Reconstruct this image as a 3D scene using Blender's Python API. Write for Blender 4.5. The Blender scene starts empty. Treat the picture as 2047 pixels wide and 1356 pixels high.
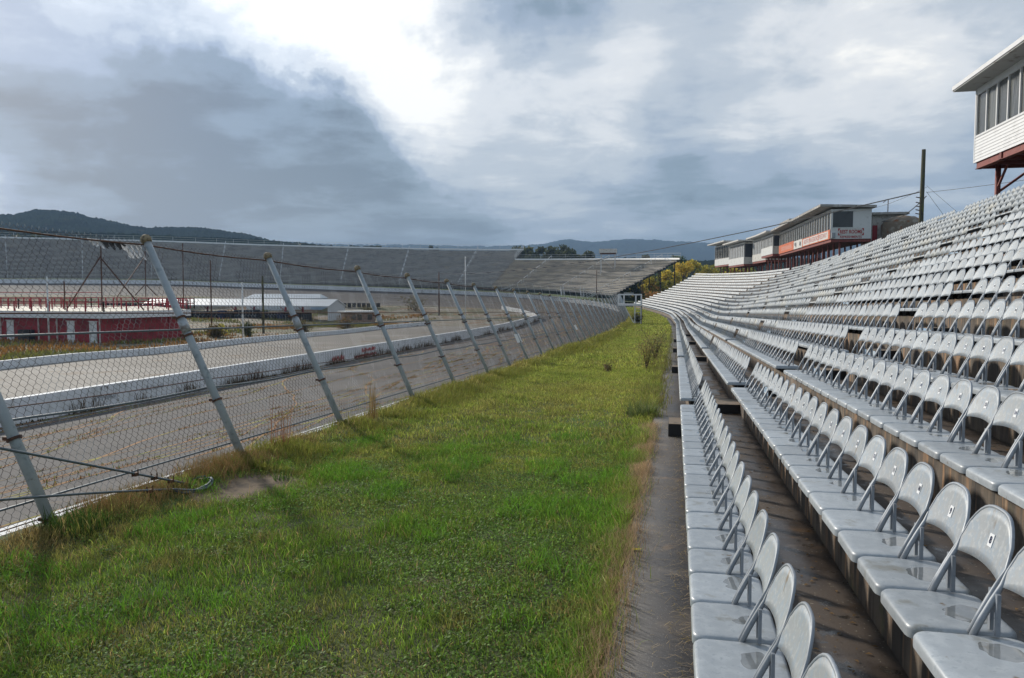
import bpy, math, random
import numpy as np
from mathutils import Vector, Matrix
R = math.radians
rng = np.random.default_rng(7)
c_ = np.array
random.seed(7)
S = bpy.context.scene
COL = S.collection

# ---------------------------------------------------------------- camera, sky, sun, exposure
cam = bpy.data.objects.new("camera", bpy.data.cameras.new("camera")); COL.objects.link(cam)
cam.location = (0, 0, 0)
cam.rotation_euler = (R(90) - 0.06397, 0, 0.206)
cam.data.sensor_width = 36; cam.data.lens = 27.45
cam.data.clip_start = 0.05; cam.data.clip_end = 20000
S.camera = cam
S.render.engine = 'CYCLES'
S.view_settings.view_transform = 'Standard'; S.view_settings.look = 'None'
S.view_settings.exposure = 0.15; S.view_settings.gamma = 1.0
S.cycles.max_bounces = 6; S.cycles.diffuse_bounces = 3; S.cycles.glossy_bounces = 3
S.cycles.transmission_bounces = 4; S.cycles.transparent_max_bounces = 8; S.cycles.volume_bounces = 0
S.cycles.use_adaptive_sampling = True; S.cycles.adaptive_threshold = 0.015
S.cycles.use_denoising = True
S.cycles.sample_clamp_indirect = 6.0

SUN_AZ, SUN_EL = 48.8, 23.0      # degrees left of the straight (+Y), above the horizon
sd = Vector((-math.sin(R(SUN_AZ)) * math.cos(R(SUN_EL)), math.cos(R(SUN_AZ)) * math.cos(R(SUN_EL)), math.sin(R(SUN_EL))))
sun = bpy.data.objects.new("sun", bpy.data.lights.new("sun", 'SUN')); COL.objects.link(sun)
sun.data.energy = 3.6; sun.data.angle = R(3.2); sun.data.color = (1.0, 0.93, 0.82)
sun.rotation_euler = sd.to_track_quat('Z', 'Y').to_euler()

W = bpy.data.worlds.new("World"); S.world = W; W.use_nodes = True
nt = W.node_tree; nt.nodes.clear()
def wn(t, **k):
    n = nt.nodes.new(t)
    for a, b in k.items(): setattr(n, a, b)
    return n
def L(a, b): nt.links.new(a, b)
def wmath(op, a, b=None, c=None, clamp=False):
    n = wn('ShaderNodeMath', operation=op); n.use_clamp = clamp
    for i, v in enumerate((a, b, c)):
        if v is None: continue
        if isinstance(v, (int, float)): n.inputs[i].default_value = v
        else: L(v, n.inputs[i])
    return n.outputs[0]
sky = wn('ShaderNodeTexSky', sky_type='NISHITA', sun_disc=False, sun_elevation=R(SUN_EL), sun_rotation=R(-SUN_AZ), altitude=300, air_density=1.2, dust_density=1.5)
tc = wn('ShaderNodeTexCoord'); sep = wn('ShaderNodeSeparateXYZ'); L(tc.outputs['Generated'], sep.inputs[0])
dx, dy, dz = sep.outputs
zc = wmath('ADD', wmath('MAXIMUM', dz, 0.0), 0.13)
px_ = wmath('DIVIDE', dx, zc); py_ = wmath('DIVIDE', dy, zc)
comb = wn('ShaderNodeCombineXYZ'); L(px_, comb.inputs[0]); L(py_, comb.inputs[1])
def noise(vec, scale, detail, rough, dist, off=(0, 0, 0)):
    m = wn('ShaderNodeMapping'); m.inputs['Location'].default_value = off; L(vec, m.inputs[0])
    n = wn('ShaderNodeTexNoise'); n.inputs['Scale'].default_value = scale; n.inputs['Detail'].default_value = detail
    n.inputs['Roughness'].default_value = rough; n.inputs['Distortion'].default_value = dist
    L(m.outputs[0], n.inputs['Vector']); return n.outputs[0]
def smooth(x, a, b, lo=0.0, hi=1.0):
    m = wn('ShaderNodeMapRange', interpolation_type='SMOOTHSTEP')
    for i, v in enumerate((a, b, lo, hi)): m.inputs[i + 1].default_value = v
    L(x, m.inputs[0]); return m.outputs[0]
def blob(v, k):      # soft patch of cloud cover around one direction of the sky
    d = wn('ShaderNodeVectorMath', operation='DOT_PRODUCT'); L(nrm, d.inputs[0]); d.inputs[1].default_value = Vector(v).normalized()
    return wmath('POWER', wmath('MAXIMUM', d.outputs['Value'], 0.0), k)
# warped direction so the patches have ragged edges
nv = wn('ShaderNodeTexNoise'); nv.inputs['Scale'].default_value = 3.4; nv.inputs['Detail'].default_value = 7; nv.inputs['Roughness'].default_value = 0.56
L(tc.outputs['Generated'], nv.inputs['Vector'])
sc_ = wn('ShaderNodeVectorMath', operation='MULTIPLY_ADD'); L(nv.outputs['Color'], sc_.inputs[0])
sc_.inputs[1].default_value = (0.40, 0.40, 0.36); L(tc.outputs['Generated'], sc_.inputs[2])
sb_ = wn('ShaderNodeVectorMath', operation='SUBTRACT'); L(sc_.outputs[0], sb_.inputs[0]); sb_.inputs[1].default_value = (0.20, 0.20, 0.18)
nn_ = wn('ShaderNodeVectorMath', operation='NORMALIZE'); L(sb_.outputs[0], nn_.inputs[0]); nrm = nn_.outputs[0]
n1 = noise(comb.outputs[0], 0.95, 8, 0.60, 0.35, (3.1, 1.7, 0)); n2 = noise(comb.outputs[0], 2.4, 9, 0.62, 0.35, (9.4, 4.2, 0))
n3 = noise(comb.outputs[0], 0.45, 3, 0.5, 0.2, (5.4, 8.2, 0))
v = wmath('ADD', wmath('MULTIPLY', wmath('SUBTRACT', n1, 0.5), 1.05), wmath('MULTIPLY', wmath('SUBTRACT', n2, 0.5), 0.66))
v = wmath('ADD', v, wmath('MULTIPLY', wmath('SUBTRACT', n3, 0.5), 0.25))
v = wmath('ADD', v, 0.36)
for vec, k, w in [((-.415, .855, .33), 260, .58), ((-.36, .89, .29), 380, .44), ((-.29, .922, .25), 400, .42), ((-.24, .93, .29), 90, .12), ((-.715, .69, .10), 260, .62), ((-.09, .955, .262), 240, .36), ((-.20, .945, .235), 300, .16),
                  ((.16, .95, .285), 80, .22), ((.40, .88, .22), 30, .06), ((.0, .8, .6), 6, .25), ((-.62, .72, .33), 70, .10), ((.12, .97, .175), 220, .14), ((.30, .94, .17), 260, .10),
                  ((-.50, .84, .20), 50, -.17), ((-.64, .74, .20), 120, -.08), ((-.60, .79, .12), 80, -.13), ((-.32, .93, .12), 70, -.17), ((.0, .985, .16), 120, -.17), ((-.165, .93, .335), 260, -.34), ((.1, .98, .08), 60, -.08),
                  ((.42, .90, .10), 60, -.06), ((-.05, .995, .03), 40, -.05)]:
    v = wmath('ADD', v, wmath('MULTIPLY', blob(vec, k), w))
# the big dark bank of cloud that fills the left, with its bright torn upper edge
dpl = wn('ShaderNodeVectorMath', operation='DOT_PRODUCT'); L(nrm, dpl.inputs[0]); dpl.inputs[1].default_value = (0.548, 0.053, 0.835)
dpl = dpl.outputs['Value']; leftw = wmath('MINIMUM', wmath('MULTIPLY', blob((-.52, .83, .22), 7), 1.25), 1.0)
v = wmath('SUBTRACT', v, wmath('MULTIPLY', wmath('MULTIPLY', smooth(dpl, .03, -.015), leftw), .13))
rim = wmath('MULTIPLY', smooth(dpl, .0, .025), smooth(dpl, .16, .05))
v = wmath('ADD', v, wmath('MULTIPLY', wmath('MULTIPLY', rim, blob((-.34, .90, .29), 22)), .22))
v = wmath('MAXIMUM', wmath('MINIMUM', v, 1.0), 0.0)
ramp = wn('ShaderNodeValToRGB'); L(v, ramp.inputs[0]); cr = ramp.color_ramp; cr.interpolation = 'EASE'
cr.elements[0].position = 0.0; cr.elements[0].color = (.130, .180, .240, 1)
cr.elements[1].position = 1.0; cr.elements[1].color = (1.15, 1.12, 1.05, 1)
for p, c in [(.22, (.235, .310, .390)), (.40, (.370, .445, .550)), (.58, (.545, .600, .665)), (.76, (.80, .82, .84))]:
    e = cr.elements.new(p); e.color = (*c, 1)
# bluer where the cover is thin towards the upper left, and clear sky high overhead
tint = wn('ShaderNodeMix', data_type='RGBA', blend_type='MULTIPLY'); L(ramp.outputs[0], tint.inputs['A']); tint.inputs['B'].default_value = (.88, 1.0, 1.17, 1)
L(wmath('MINIMUM', wmath('MULTIPLY', blob((-.66, .70, .26), 16), 1.1), 1.0), tint.inputs['Factor'])
x10 = wn('ShaderNodeMix', data_type='RGBA', blend_type='MULTIPLY'); x10.inputs['Factor'].default_value = 1.0
L(tint.outputs['Result'], x10.inputs['A']); x10.inputs['B'].default_value = (10, 10, 10, 1)
mixs = wn('ShaderNodeMix', data_type='RGBA'); mixs.inputs['Factor'].default_value = 0.10
L(x10.outputs['Result'], mixs.inputs['A']); L(sky.outputs[0], mixs.inputs['B'])
bg = wn('ShaderNodeBackground'); bg.inputs['Strength'].default_value = 0.1
L(mixs.outputs['Result'], bg.inputs['Color'])
wo = wn('ShaderNodeOutputWorld'); L(bg.outputs[0], wo.inputs[0])
W.cycles.sampling_method = 'MANUAL'; W.cycles.sample_map_resolution = 512

# ---------------------------------------------------------------- materials
def ramp_fac(nt, x, a, b):
    m = nt.nodes.new('ShaderNodeMapRange'); m.interpolation_type = 'SMOOTHSTEP'
    m.inputs[1].default_value = a; m.inputs[2].default_value = b; nt.links.new(x, m.inputs[0]); return m.outputs[0]
def mat(name, col, rough=.7, metal=0.0, spots=(), bump=None, coord='Object', rough2=None, spec=.5, transl=0.0, vcol=False, rand=0.0):
    """spots: list of (colour, noise scale vec or float, lo, hi, detail, seed); each lays a noise patch of another colour over the base."""
    m = bpy.data.materials.new(name); m.use_nodes = True; t = m.node_tree; n = t.nodes; lk = t.links.new
    p = n['Principled BSDF']; p.inputs['Roughness'].default_value = rough; p.inputs['Metallic'].default_value = metal
    p.inputs['Specular IOR Level'].default_value = spec
    tcn = n.new('ShaderNodeTexCoord'); src = tcn.outputs[coord]
    if coord == 'World':
        pass
    if vcol:
        a = n.new('ShaderNodeAttribute'); a.attribute_name = 'Col'; cur = a.outputs['Color']
    else:
        rgb = n.new('ShaderNodeRGB'); rgb.outputs[0].default_value = (*col, 1); cur = rgb.outputs[0]
    if rand:
        oi = n.new('ShaderNodeObjectInfo'); add = n.new('ShaderNodeVectorMath'); add.operation = 'MULTIPLY_ADD'
        lk(oi.outputs['Random'], add.inputs[0]); add.inputs[1].default_value = (37, 91, 53); lk(src, add.inputs[2]); src = add.outputs[0]
    rf = None
    for i, s in enumerate(spots):
        c, scale, lo, hi, det, seed = s[:6]
        mp = n.new('ShaderNodeMapping'); mp.inputs['Location'].default_value = (seed * 3.3, seed * 1.7, seed * 5.1)
        mp.inputs['Scale'].default_value = scale if isinstance(scale, tuple) else (scale,) * 3
        lk(src, mp.inputs[0]); nz = n.new('ShaderNodeTexNoise'); nz.inputs['Scale'].default_value = 1.0; nz.inputs['Detail'].default_value = det
        nz.inputs['Roughness'].default_value = .6
        lk(mp.outputs[0], nz.inputs['Vector']); f = ramp_fac(t, nz.outputs[0], lo, hi)
        mx = n.new('ShaderNodeMix'); mx.data_type = 'RGBA'; lk(f, mx.inputs['Factor']); lk(cur, mx.inputs['A']); mx.inputs['B'].default_value = (*c, 1)
        cur = mx.outputs['Result']
        if len(s) > 6 and s[6] is not None:      # roughness of the patch
            mr = n.new('ShaderNodeMix'); mr.data_type = 'FLOAT'; lk(f, mr.inputs['Factor'])
            if rf is None: mr.inputs['A'].default_value = rough
            else: lk(rf, mr.inputs['A'])
            mr.inputs['B'].default_value = s[6]; rf = mr.outputs['Result']
    if rand:
        hs = n.new('ShaderNodeHueSaturation'); mr_ = n.new('ShaderNodeMapRange'); mr_.inputs[3].default_value = .84; mr_.inputs[4].default_value = 1.10
        lk(oi.outputs['Random'], mr_.inputs[0]); lk(mr_.outputs[0], hs.inputs['Value']); lk(cur, hs.inputs['Color']); cur = hs.outputs[0]
    lk(cur, p.inputs['Base Color'])
    if rf is not None: lk(rf, p.inputs['Roughness'])
    if bump:
        sc, st, dist = bump; nz = n.new('ShaderNodeTexNoise'); nz.inputs['Scale'].default_value = sc; nz.inputs['Detail'].default_value = 5
        lk(src, nz.inputs['Vector']); b = n.new('ShaderNodeBump'); b.inputs['Strength'].default_value = st; b.inputs['Distance'].default_value = dist
        lk(nz.outputs[0], b.inputs['Height']); lk(b.outputs[0], p.inputs['Normal'])
    if transl:
        tr = n.new('ShaderNodeBsdfTranslucent'); lk(cur, tr.inputs[0]); ms = n.new('ShaderNodeMixShader'); ms.inputs[0].default_value = transl
        lk(p.outputs[0], ms.inputs[1]); lk(tr.outputs[0], ms.inputs[2]); lk(ms.outputs[0], n['Material Output'].inputs[0])
    return m
M = {}
M['galv'] = mat('galvanised_seat', (.375, .405, .43), .64, .06, [((.45, .48, .50), 17, .42, .62, 5, 1), ((.32, .355, .385), 34, .5, .7, 4, 2), ((.27, .27, .245), 5, .58, .72, 5, 5), ((.20, .15, .10), 11, .66, .74, 5, 8)], (60, .12, .002), rand=1)
M['galvback'] = mat('galvanised_back', (.34, .36, .375), .5, .15, [((.31, .36, .41), (26, 26, 14), .45, .60, 3, 3), ((.42, .44, .45), 40, .5, .68, 3, 4), ((.24, .20, .155), (9, 9, 4), .62, .74, 5, 9)], (60, .1, .002), rand=1)
M['frame'] = mat('chair_frame', (.31, .335, .365), .50, .25, [((.25, .28, .32), 22, .5, .7, 4, 6)], rand=1)
M['plate'] = mat('number_plate_white', (.80, .81, .82), .5); M['digit'] = mat('digit_navy', (.02, .035, .12), .5)
M['chairfar'] = mat('galvanised_far', (.33, .36, .385), .58, .08, [((.42, .445, .46), 6, .42, .62, 4, 1), ((.27, .31, .345), 18, .5, .7, 4, 2), ((.43, .43, .40), .7, .5, .7, 2, 9)])
# wet, brown-stained tier concrete
M['tier'] = mat('tier_concrete', (.066, .047, .034), .75, 0, [((.038, .027, .020), .9, .42, .62, 5, 1, .35), ((.11, .078, .052), 3.5, .57, .74, 5, 2), ((.13, .075, .035), 1.7, .58, .7, 5, 3), ((.03, .026, .022), 7, .56, .70, 4, 4, .2), ((.30, .26, .20), 45, .66, .75, 2, 6)], (90, .3, .004))
M['riser'] = mat('riser_concrete', (.13, .100, .072), .8, 0, [((.055, .042, .032), (3, 7, 1.2), .40, .60, 5, 1), ((.30, .17, .085), (4, 9, .8), .52, .66, 4, 2), ((.10, .09, .045), 4, .58, .72, 5, 7), ((.03, .026, .022), (3, 14, 1.0), .58, .68, 3, 3), ((.36, .29, .21), (5, 26, 1.0), .64, .74, 3, 9)], (60, .35, .006))
M['walk'] = mat('walk_concrete', (.075, .066, .062), .8, 0, [((.036, .033, .034), .8, .40, .60, 5, 1, .55), ((.14, .115, .09), 2.0, .56, .74, 5, 2), ((.30, .28, .25), 120, .64, .72, 2, 4), ((.15, .10, .06), 3.0, .60, .74, 4, 5)], (120, .35, .004))
M['stepc'] = mat('step_concrete', (.22, .165, .115), .8, 0, [((.10, .08, .06), 4, .5, .65, 5, 2)], (80, .3, .004))
M['bluepaint'] = mat('chipped_blue_paint', (.30, .45, .62), .6, 0, [((.50, .58, .64), 9, .48, .56, 5, 2), ((.10, .09, .07), 13, .56, .62, 5, 3)], (60, .3, .003))
M['alubench'] = mat('bench_metal', (.47, .49, .50), .55, .1, [((.36, .385, .40), 1.2, .45, .62, 5, 1), ((.56, .56, .55), .35, .5, .7, 4, 2)])
M['darkgap'] = mat('dark_steel_and_hollow_shade', (.03, .03, .032), .8)  # dark steel parts, and painted shade on the step blocks
M['asphalt'] = mat('old_asphalt', (.088, .080, .078), .92, 0, [((.135, .122, .112), .10, .44, .68, 5, 1), ((.062, .058, .058), .35, .50, .70, 5, 2), ((.17, .125, .085), 1.4, .60, .76, 5, 3), ((.20, .185, .165), 55, .64, .74, 2, 4), ((.10, .095, .09), 40, .60, .72, 2, 5)], (70, .35, .01))
M['pitroad'] = mat('pit_concrete', (.18, .158, .132), .85, 0, [((.25, .225, .195), .12, .45, .65, 5, 1), ((.17, .115, .065), .35, .55, .72, 5, 2), ((.22, .21, .19), 1.1, .58, .72, 5, 3)], (50, .3, .01))
M['infield'] = mat('infield_gravel', (.22, .185, .14), .9, 0, [((.10, .095, .035), .09, .44, .54, 6, 1), ((.19, .10, .04), .22, .52, .62, 6, 2), ((.36, .33, .28), .35, .58, .70, 5, 3), ((.10, .13, .04), .6, .60, .7, 5, 5)], (9, .5, .06))
M['whitewall'] = mat('whitewashed_wall', (.80, .81, .82), .75, 0, [((.62, .63, .62), 1.3, .50, .68, 6, 1), ((.16, .15, .12), (1.6, 1.6, 1.6), .625, .70, 7, 3), ((.42, .39, .33), 4.5, .62, .72, 6, 4), ((.10, .10, .08), 9, .67, .72, 5, 7)], (30, .3, .006))
M['grassground'] = mat('soil_under_grass', (.075, .085, .026), .95, 0, [((.060, .120, .014), .6, .42, .62, 6, 1), ((.12, .095, .045), 1.1, .56, .70, 6, 2), ((.075, .15, .02), 2.6, .54, .70, 5, 3), ((.035, .04, .015), 9, .5, .7, 5, 4)], (25, .9, .05))
M['dirt'] = mat('bare_dirt', (.20, .14, .085), .95, 0, [((.09, .065, .045), 5, .45, .65, 5, 1)], (40, .6, .02))
M['blade'] = mat('grass_blade', (0, 0, 0), .6, 0, transl=.5, vcol=True, spec=.22)
M['leafy'] = mat('leaf', (0, 0, 0), .55, 0, transl=.5, vcol=True, spec=.3)
M['hill'] = mat('wooded_hill', (.014, .024, .018), 1.0, 0, [((.024, .036, .020), .018, .45, .6, 7, 1), ((.045, .038, .018), .03, .62, .72, 6, 2), ((.008, .014, .012), .05, .52, .64, 6, 4)], spec=.0)
M['land'] = mat('far_land', (.05, .07, .03), 1.0, 0, [((.09, .10, .045), .01, .45, .6, 6, 1)], spec=.1)
M['postpaint'] = mat('grey_post_paint', (.36, .40, .42), .55, .1, [((.44, .47, .48), 3.5, .48, .66, 6, 1), ((.24, .275, .29), 9, .54, .68, 5, 2), ((.20, .13, .08), 15, .66, .74, 5, 3)], (30, .12, .003))
M['postband'] = mat('bare_zinc_band', (.42, .44, .45), .5, .3, [((.25, .22, .2), 14, .5, .7, 4, 1)])
M['rust'] = mat('rusty_iron', (.135, .065, .040), .8, .2, [((.06, .035, .028), 12, .45, .65, 5, 1), ((.24, .15, .09), 20, .58, .7, 4, 2)])
M['cable'] = mat('steel_cable', (.14, .17, .19), .6, .3, [((.10, .11, .12), 30, .5, .7, 3, 1)])
M['wire'] = mat('fence_wire', (.17, .140, .115), .5, .35, [((.075, .052, .040), 2.2, .46, .62, 4, 1), ((.48, .47, .45), 1.9, .50, .64, 4, 2)])
M['knob'] = mat('lichen_cap', (.30, .24, .15), .85, 0, [((.14, .11, .07), 25, .5, .6, 4, 1)], (60, .6, .01))
M['white'] = mat('white_paint', (.72, .72, .70), .55, 0, [((.55, .55, .52), 2.2, .52, .70, 6, 1)], (12, .1, .01))
M['whiteclean'] = mat('white_siding', (.76, .76, .76), .5, 0, [((.66, .66, .66), 1.5, .5, .7, 5, 1)])
M['oldwhite'] = mat('peeling_white', (.62, .60, .56), .7, 0, [((.40, .37, .32), 3.0, .52, .66, 6, 1), ((.16, .13, .11), 7, .61, .68, 5, 3)], (20, .2, .01))
M['roofgrey'] = mat('weathered_roof', (.36, .34, .31), .8, 0, [((.55, .53, .50), 1.6, .5, .64, 5, 1), ((.13, .12, .11), 4, .56, .68, 5, 2)])
M['soffit'] = mat('soffit_grey', (.40, .40, .39), .8, 0, [((.24, .22, .20), 2, .54, .7, 5, 1)])
M['redsteel'] = mat('oxide_red_steel', (.235, .055, .042), .6, .1, [((.14, .035, .03), 3, .5, .66, 5, 1), ((.33, .13, .09), 9, .60, .72, 5, 2)])
M['redwall'] = mat('red_wall_paint', (.32, .024, .034), .6, 0, [((.19, .016, .024), .8, .45, .65, 5, 1), ((.34, .08, .07), 6, .60, .74, 5, 2)])
M['redrail'] = mat('red_rail_paint', (.36, .03, .04), .6)
M['greenpole'] = mat('mossy_wood_pole', (.085, .080, .045), .9, 0, [((.12, .12, .03), (3, 3, .7), .48, .62, 5, 1), ((.04, .035, .03), (8, 8, 1), .5, .66, 4, 2)])
M['creampaint'] = mat('cream_roof', (.66, .60, .49), .8, 0, [((.50, .44, .34), .7, .5, .7, 6, 1)])
M['brick'] = mat('tan_brick', (.30, .20, .155), .9, 0, [((.40, .30, .24), 5, .5, .6, 3, 1)])
M['metalroof'] = mat('white_metal_roof', (.66, .68, .69), .5, .1, [((.55, .56, .56), .8, .5, .7, 4, 1)])
M['blackthing'] = mat('black_rubber', (.018, .020, .026), .6, 0, [((.04, .045, .055), 2, .5, .7, 4, 1)])
M['bluething'] = mat('navy_tarp', (.015, .025, .070), .6)
M['yellow'] = mat('yellow_paint', (.72, .55, .03), .6)
M['banner'] = mat('orange_banner', (.62, .13, .035), .6, 0, [((.50, .08, .03), 2, .5, .7, 4, 1)])
M['signwhite'] = mat('faded_sign_white', (.66, .64, .60), .7, 0, [((.50, .44, .40), 5, .56, .70, 5, 1)])
M['signred'] = mat('sign_red', (.42, .030, .030), .6)
M['inkblack'] = mat('sign_black_and_opening_dark', (.03, .035, .05), .6)
M['farbench'] = mat('far_bench', (.82, .79, .74), .7, 0, [((.62, .60, .58), .5, .45, .65, 5, 1), ((.86, .78, .66), .3, .56, .72, 5, 2)])
M['sunlit_bench_paint'] = mat('far_bench_painted_sun', (.86, .76, .60), .7, 0, [((.66, .58, .48), .5, .45, .65, 5, 1), ((.95, .84, .66), .3, .56, .72, 5, 2)])  # the far bench again, with warm sunlight put into its colour
M['fardeck'] = mat('far_deck', (.16, .155, .15), .9, 0, [((.17, .16, .15), .6, .5, .7, 4, 1)])
M['farsteel'] = mat('far_galv_steel', (.60, .61, .61), .5, .2)
M['tank'] = mat('rusted_tank', (.20, .155, .11), .8, .1, [((.32, .29, .24), 1.3, .5, .64, 5, 1), ((.22, .085, .035), 2.2, .54, .66, 5, 2)])
M['film'] = mat('plastic_film', (.62, .64, .66), .35, 0, transl=.35)
M['blackfilm'] = mat('black_film', (.02, .02, .022), .5)
M['bark'] = mat('bark', (.10, .075, .055), .95, 0, [((.05, .04, .03), 3, .5, .65, 4, 1)])
M['straw'] = mat('dry_straw', (0, 0, 0), .7, transl=.3, vcol=True, spec=.2)
M['crackfill'] = mat('weedy_crack', (.33, .17, .07), .95, 0, [((.30, .27, .05), .5, .5, .6, 4, 1), ((.10, .06, .035), 1.6, .52, .66, 4, 2), ((.12, .17, .02), .9, .60, .66, 4, 6)])
M['paintline'] = mat('worn_line_paint', (.45, .44, .41), .8, 0, [((.16, .15, .14), 1.5, .45, .6, 6, 1)])
M['shutter'] = mat('grey_board', (.33, .35, .37), .7, 0, [((.22, .24, .26), (3, 3, 1), .5, .7, 4, 1)])
def glassmat():
    m = bpy.data.materials.new('window_glass'); m.use_nodes = True; p = m.node_tree.nodes['Principled BSDF']
    p.inputs['Base Color'].default_value = (.035, .038, .042, 1); p.inputs['Roughness'].default_value = .08; p.inputs['Specular IOR Level'].default_value = .6
    return m
M['glass'] = glassmat()
def curtain():
    m = mat('dusty_glass', (.085, .088, .085), .22, 0, [((.16, .16, .145), (.35, 1.2, .25), .44, .60, 3, 1), ((.03, .032, .036), (.5, 2.5, .3), .54, .66, 3, 2)], spec=.6)
    return m
M['dustglass'] = curtain()

# ---------------------------------------------------------------- helpers
def cols(o, attr):
    a = o.data.color_attributes.new('Col', 'FLOAT_COLOR', 'POINT')
    c = np.ones((len(attr), 4), np.float32); c[:, :3] = attr; a.data.foreach_set('color', c.ravel())
def mesh_np(name, V, F, mt, parent=None, smooth=False, col=None, midx=None, loc=None):
    """V (n,3); F (m,k) of one k, or a list of such arrays."""
    me = bpy.data.meshes.new(name); V = np.asarray(V, np.float32)
    Fs = F if isinstance(F, list) and isinstance(F[0], np.ndarray) else [F]
    Fs = [np.asarray(f, np.int32) for f in Fs if len(f)]
    loops = np.concatenate([f.ravel() for f in Fs]); cnt = np.concatenate([np.full(len(f), f.shape[1], np.int32) for f in Fs])
    me.vertices.add(len(V)); me.vertices.foreach_set('co', V.ravel())
    me.loops.add(len(loops)); me.loops.foreach_set('vertex_index', loops)
    me.polygons.add(len(cnt)); st = np.zeros(len(cnt), np.int32); st[1:] = np.cumsum(cnt)[:-1]
    me.polygons.foreach_set('loop_start', st)
    mts = mt if isinstance(mt, (list, tuple)) else [mt]
    for q in mts: me.materials.append(M[q])
    if midx is not None: me.polygons.foreach_set('material_index', np.asarray(midx, np.int32))
    if smooth: me.polygons.foreach_set('use_smooth', np.ones(len(cnt), bool))
    me.update(calc_edges=True); me.validate()
    o = bpy.data.objects.new(name, me); COL.objects.link(o)
    if parent: o.parent = parent
    if loc is not None: o.location = loc
    if col is not None: cols(o, col)
    return o
class MB:
    def __init__(s): s.v, s.f, s.m, s.n = [], [], [], 0
    def add(s, V, F, mi=0):
        V = np.asarray(V, float); s.v.append(V)
        for f in F: s.f.append([i + s.n for i in f]); s.m.append(mi)
        s.n += len(V)
    def box(s, a, b, mi=0, X=None):
        (x0, y0, z0), (x1, y1, z1) = a, b
        V = np.array([(x0, y0, z0), (x1, y0, z0), (x1, y1, z0), (x0, y1, z0), (x0, y0, z1), (x1, y0, z1), (x1, y1, z1), (x0, y1, z1)], float)
        if X is not None: V = X(V)
        s.add(V, [(0, 3, 2, 1), (4, 5, 6, 7), (0, 1, 5, 4), (1, 2, 6, 5), (2, 3, 7, 6), (3, 0, 4, 7)], mi)
    def tube(s, pts, r, k=6, mi=0, caps=True):
        P = [Vector(p) for p in pts]; n = len(P); r = r if isinstance(r, (list, tuple)) else [r] * n
        V = []; up = Vector((.0131, .0277, 1))
        for i, p in enumerate(P):
            t = (P[min(i + 1, n - 1)] - P[max(i - 1, 0)]).normalized()
            u = up if abs(t.dot(up.normalized())) < .97 else Vector((1, .03, 0))
            a = t.cross(u).normalized(); b = t.cross(a)
            for j in range(k):
                w = 2 * math.pi * (j + .5) / k; V.append(p + (a * math.cos(w) + b * math.sin(w)) * r[i])
        F = [(i * k + j, i * k + (j + 1) % k, (i + 1) * k + (j + 1) % k, (i + 1) * k + j) for i in range(n - 1) for j in range(k)]
        if caps: F += [tuple(range(k))[::-1], tuple((n - 1) * k + j for j in range(k))]
        s.add([tuple(q) for q in V], F, mi)
    def build(s, name, mt, parent=None, smooth=False, loc=None):
        V = np.concatenate(s.v) if s.v else np.zeros((0, 3)); me = bpy.data.meshes.new(name)
        me.from_pydata([tuple(q) for q in V], [], s.f)
        for q in (mt if isinstance(mt, (list, tuple)) else [mt]): me.materials.append(M[q])
        if any(s.m): me.polygons.foreach_set('material_index', s.m)
        if smooth: me.polygons.foreach_set('use_smooth', [True] * len(s.f))
        me.update(); o = bpy.data.objects.new(name, me); COL.objects.link(o)
        if parent: o.parent = parent
        if loc is not None: o.location = loc
        return o
def tag(o, label=None, cat=None, group=None, kind=None):
    for k, q in (('label', label), ('category', cat), ('group', group), ('kind', kind)):
        if q: o[k] = q
    return o
def empty(name, label, cat, loc=(0, 0, 0), rz=0, group=None):
    o = bpy.data.objects.new(name, None); COL.objects.link(o); o.location = loc; o.rotation_euler = (0, 0, rz); o.empty_display_size = .2
    return tag(o, label, cat, group)
def textmesh(s, size, mt, name, parent, loc, rot, depth=.004, bold=0.0, shear=0, sx=1.0):
    c = bpy.data.curves.new('t', 'FONT'); c.body = s; c.size = size; c.extrude = depth; c.offset = bold; c.align_x = 'CENTER'; c.align_y = 'CENTER'; c.shear = shear
    c.resolution_u = 3
    o = bpy.data.objects.new('t', c); COL.objects.link(o); dg = bpy.context.evaluated_depsgraph_get(); dg.update()
    me = bpy.data.meshes.new_from_object(o.evaluated_get(dg)); bpy.data.objects.remove(o); bpy.data.curves.remove(c)
    me.materials.clear(); me.materials.append(M[mt]); me.name = name
    t = bpy.data.objects.new(name, me); COL.objects.link(t); t.parent = parent; t.location = loc; t.rotation_euler = rot; t.scale = (sx, 1, 1)
    return t

# ---------------------------------------------------------------- the lie of the land (camera eye at the origin)
YS = np.arange(-60, 260, .5)
def table(pts, w=8):
    p = np.array(pts, float); y = np.interp(YS, p[:, 0], p[:, 1]); k = np.exp(-np.linspace(-2, 2, 2 * w + 1) ** 2); k /= k.sum()
    return np.convolve(np.pad(y, w, 'edge'), k, 'valid')
CX_ = table([(-60, .098), (82, .098), (94, -.25), (109, -.75), (122, -1.93), (135, -3.6), (148, -5.7), (162, -8.6), (180, -13)], 12)
DR_ = table([(-60, 1.74), (60, -1.74), (75, -1.98), (90, -2.03), (110, -2.02), (135, -1.93), (148, -1.84), (162, -1.6), (200, -1.3)])
KR_ = table([(-60, 1), (50, 1), (92, .905), (120, .92), (162, .97)], 12)
DC_ = np.gradient(CX_, YS)
f1 = lambda T: (lambda y: np.interp(y, YS, T))
Cx, Dr, Kr, dC = f1(CX_), f1(DR_), f1(KR_), f1(DC_)
z1 = lambda y: -1.483 + Dr(y)
def WP(off, s):              # off metres outwards from the front edge of the first row, at station s
    d = dC(s); q = np.sqrt(1 + d * d); return Cx(s) + off / q, s - off * d / q
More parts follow.
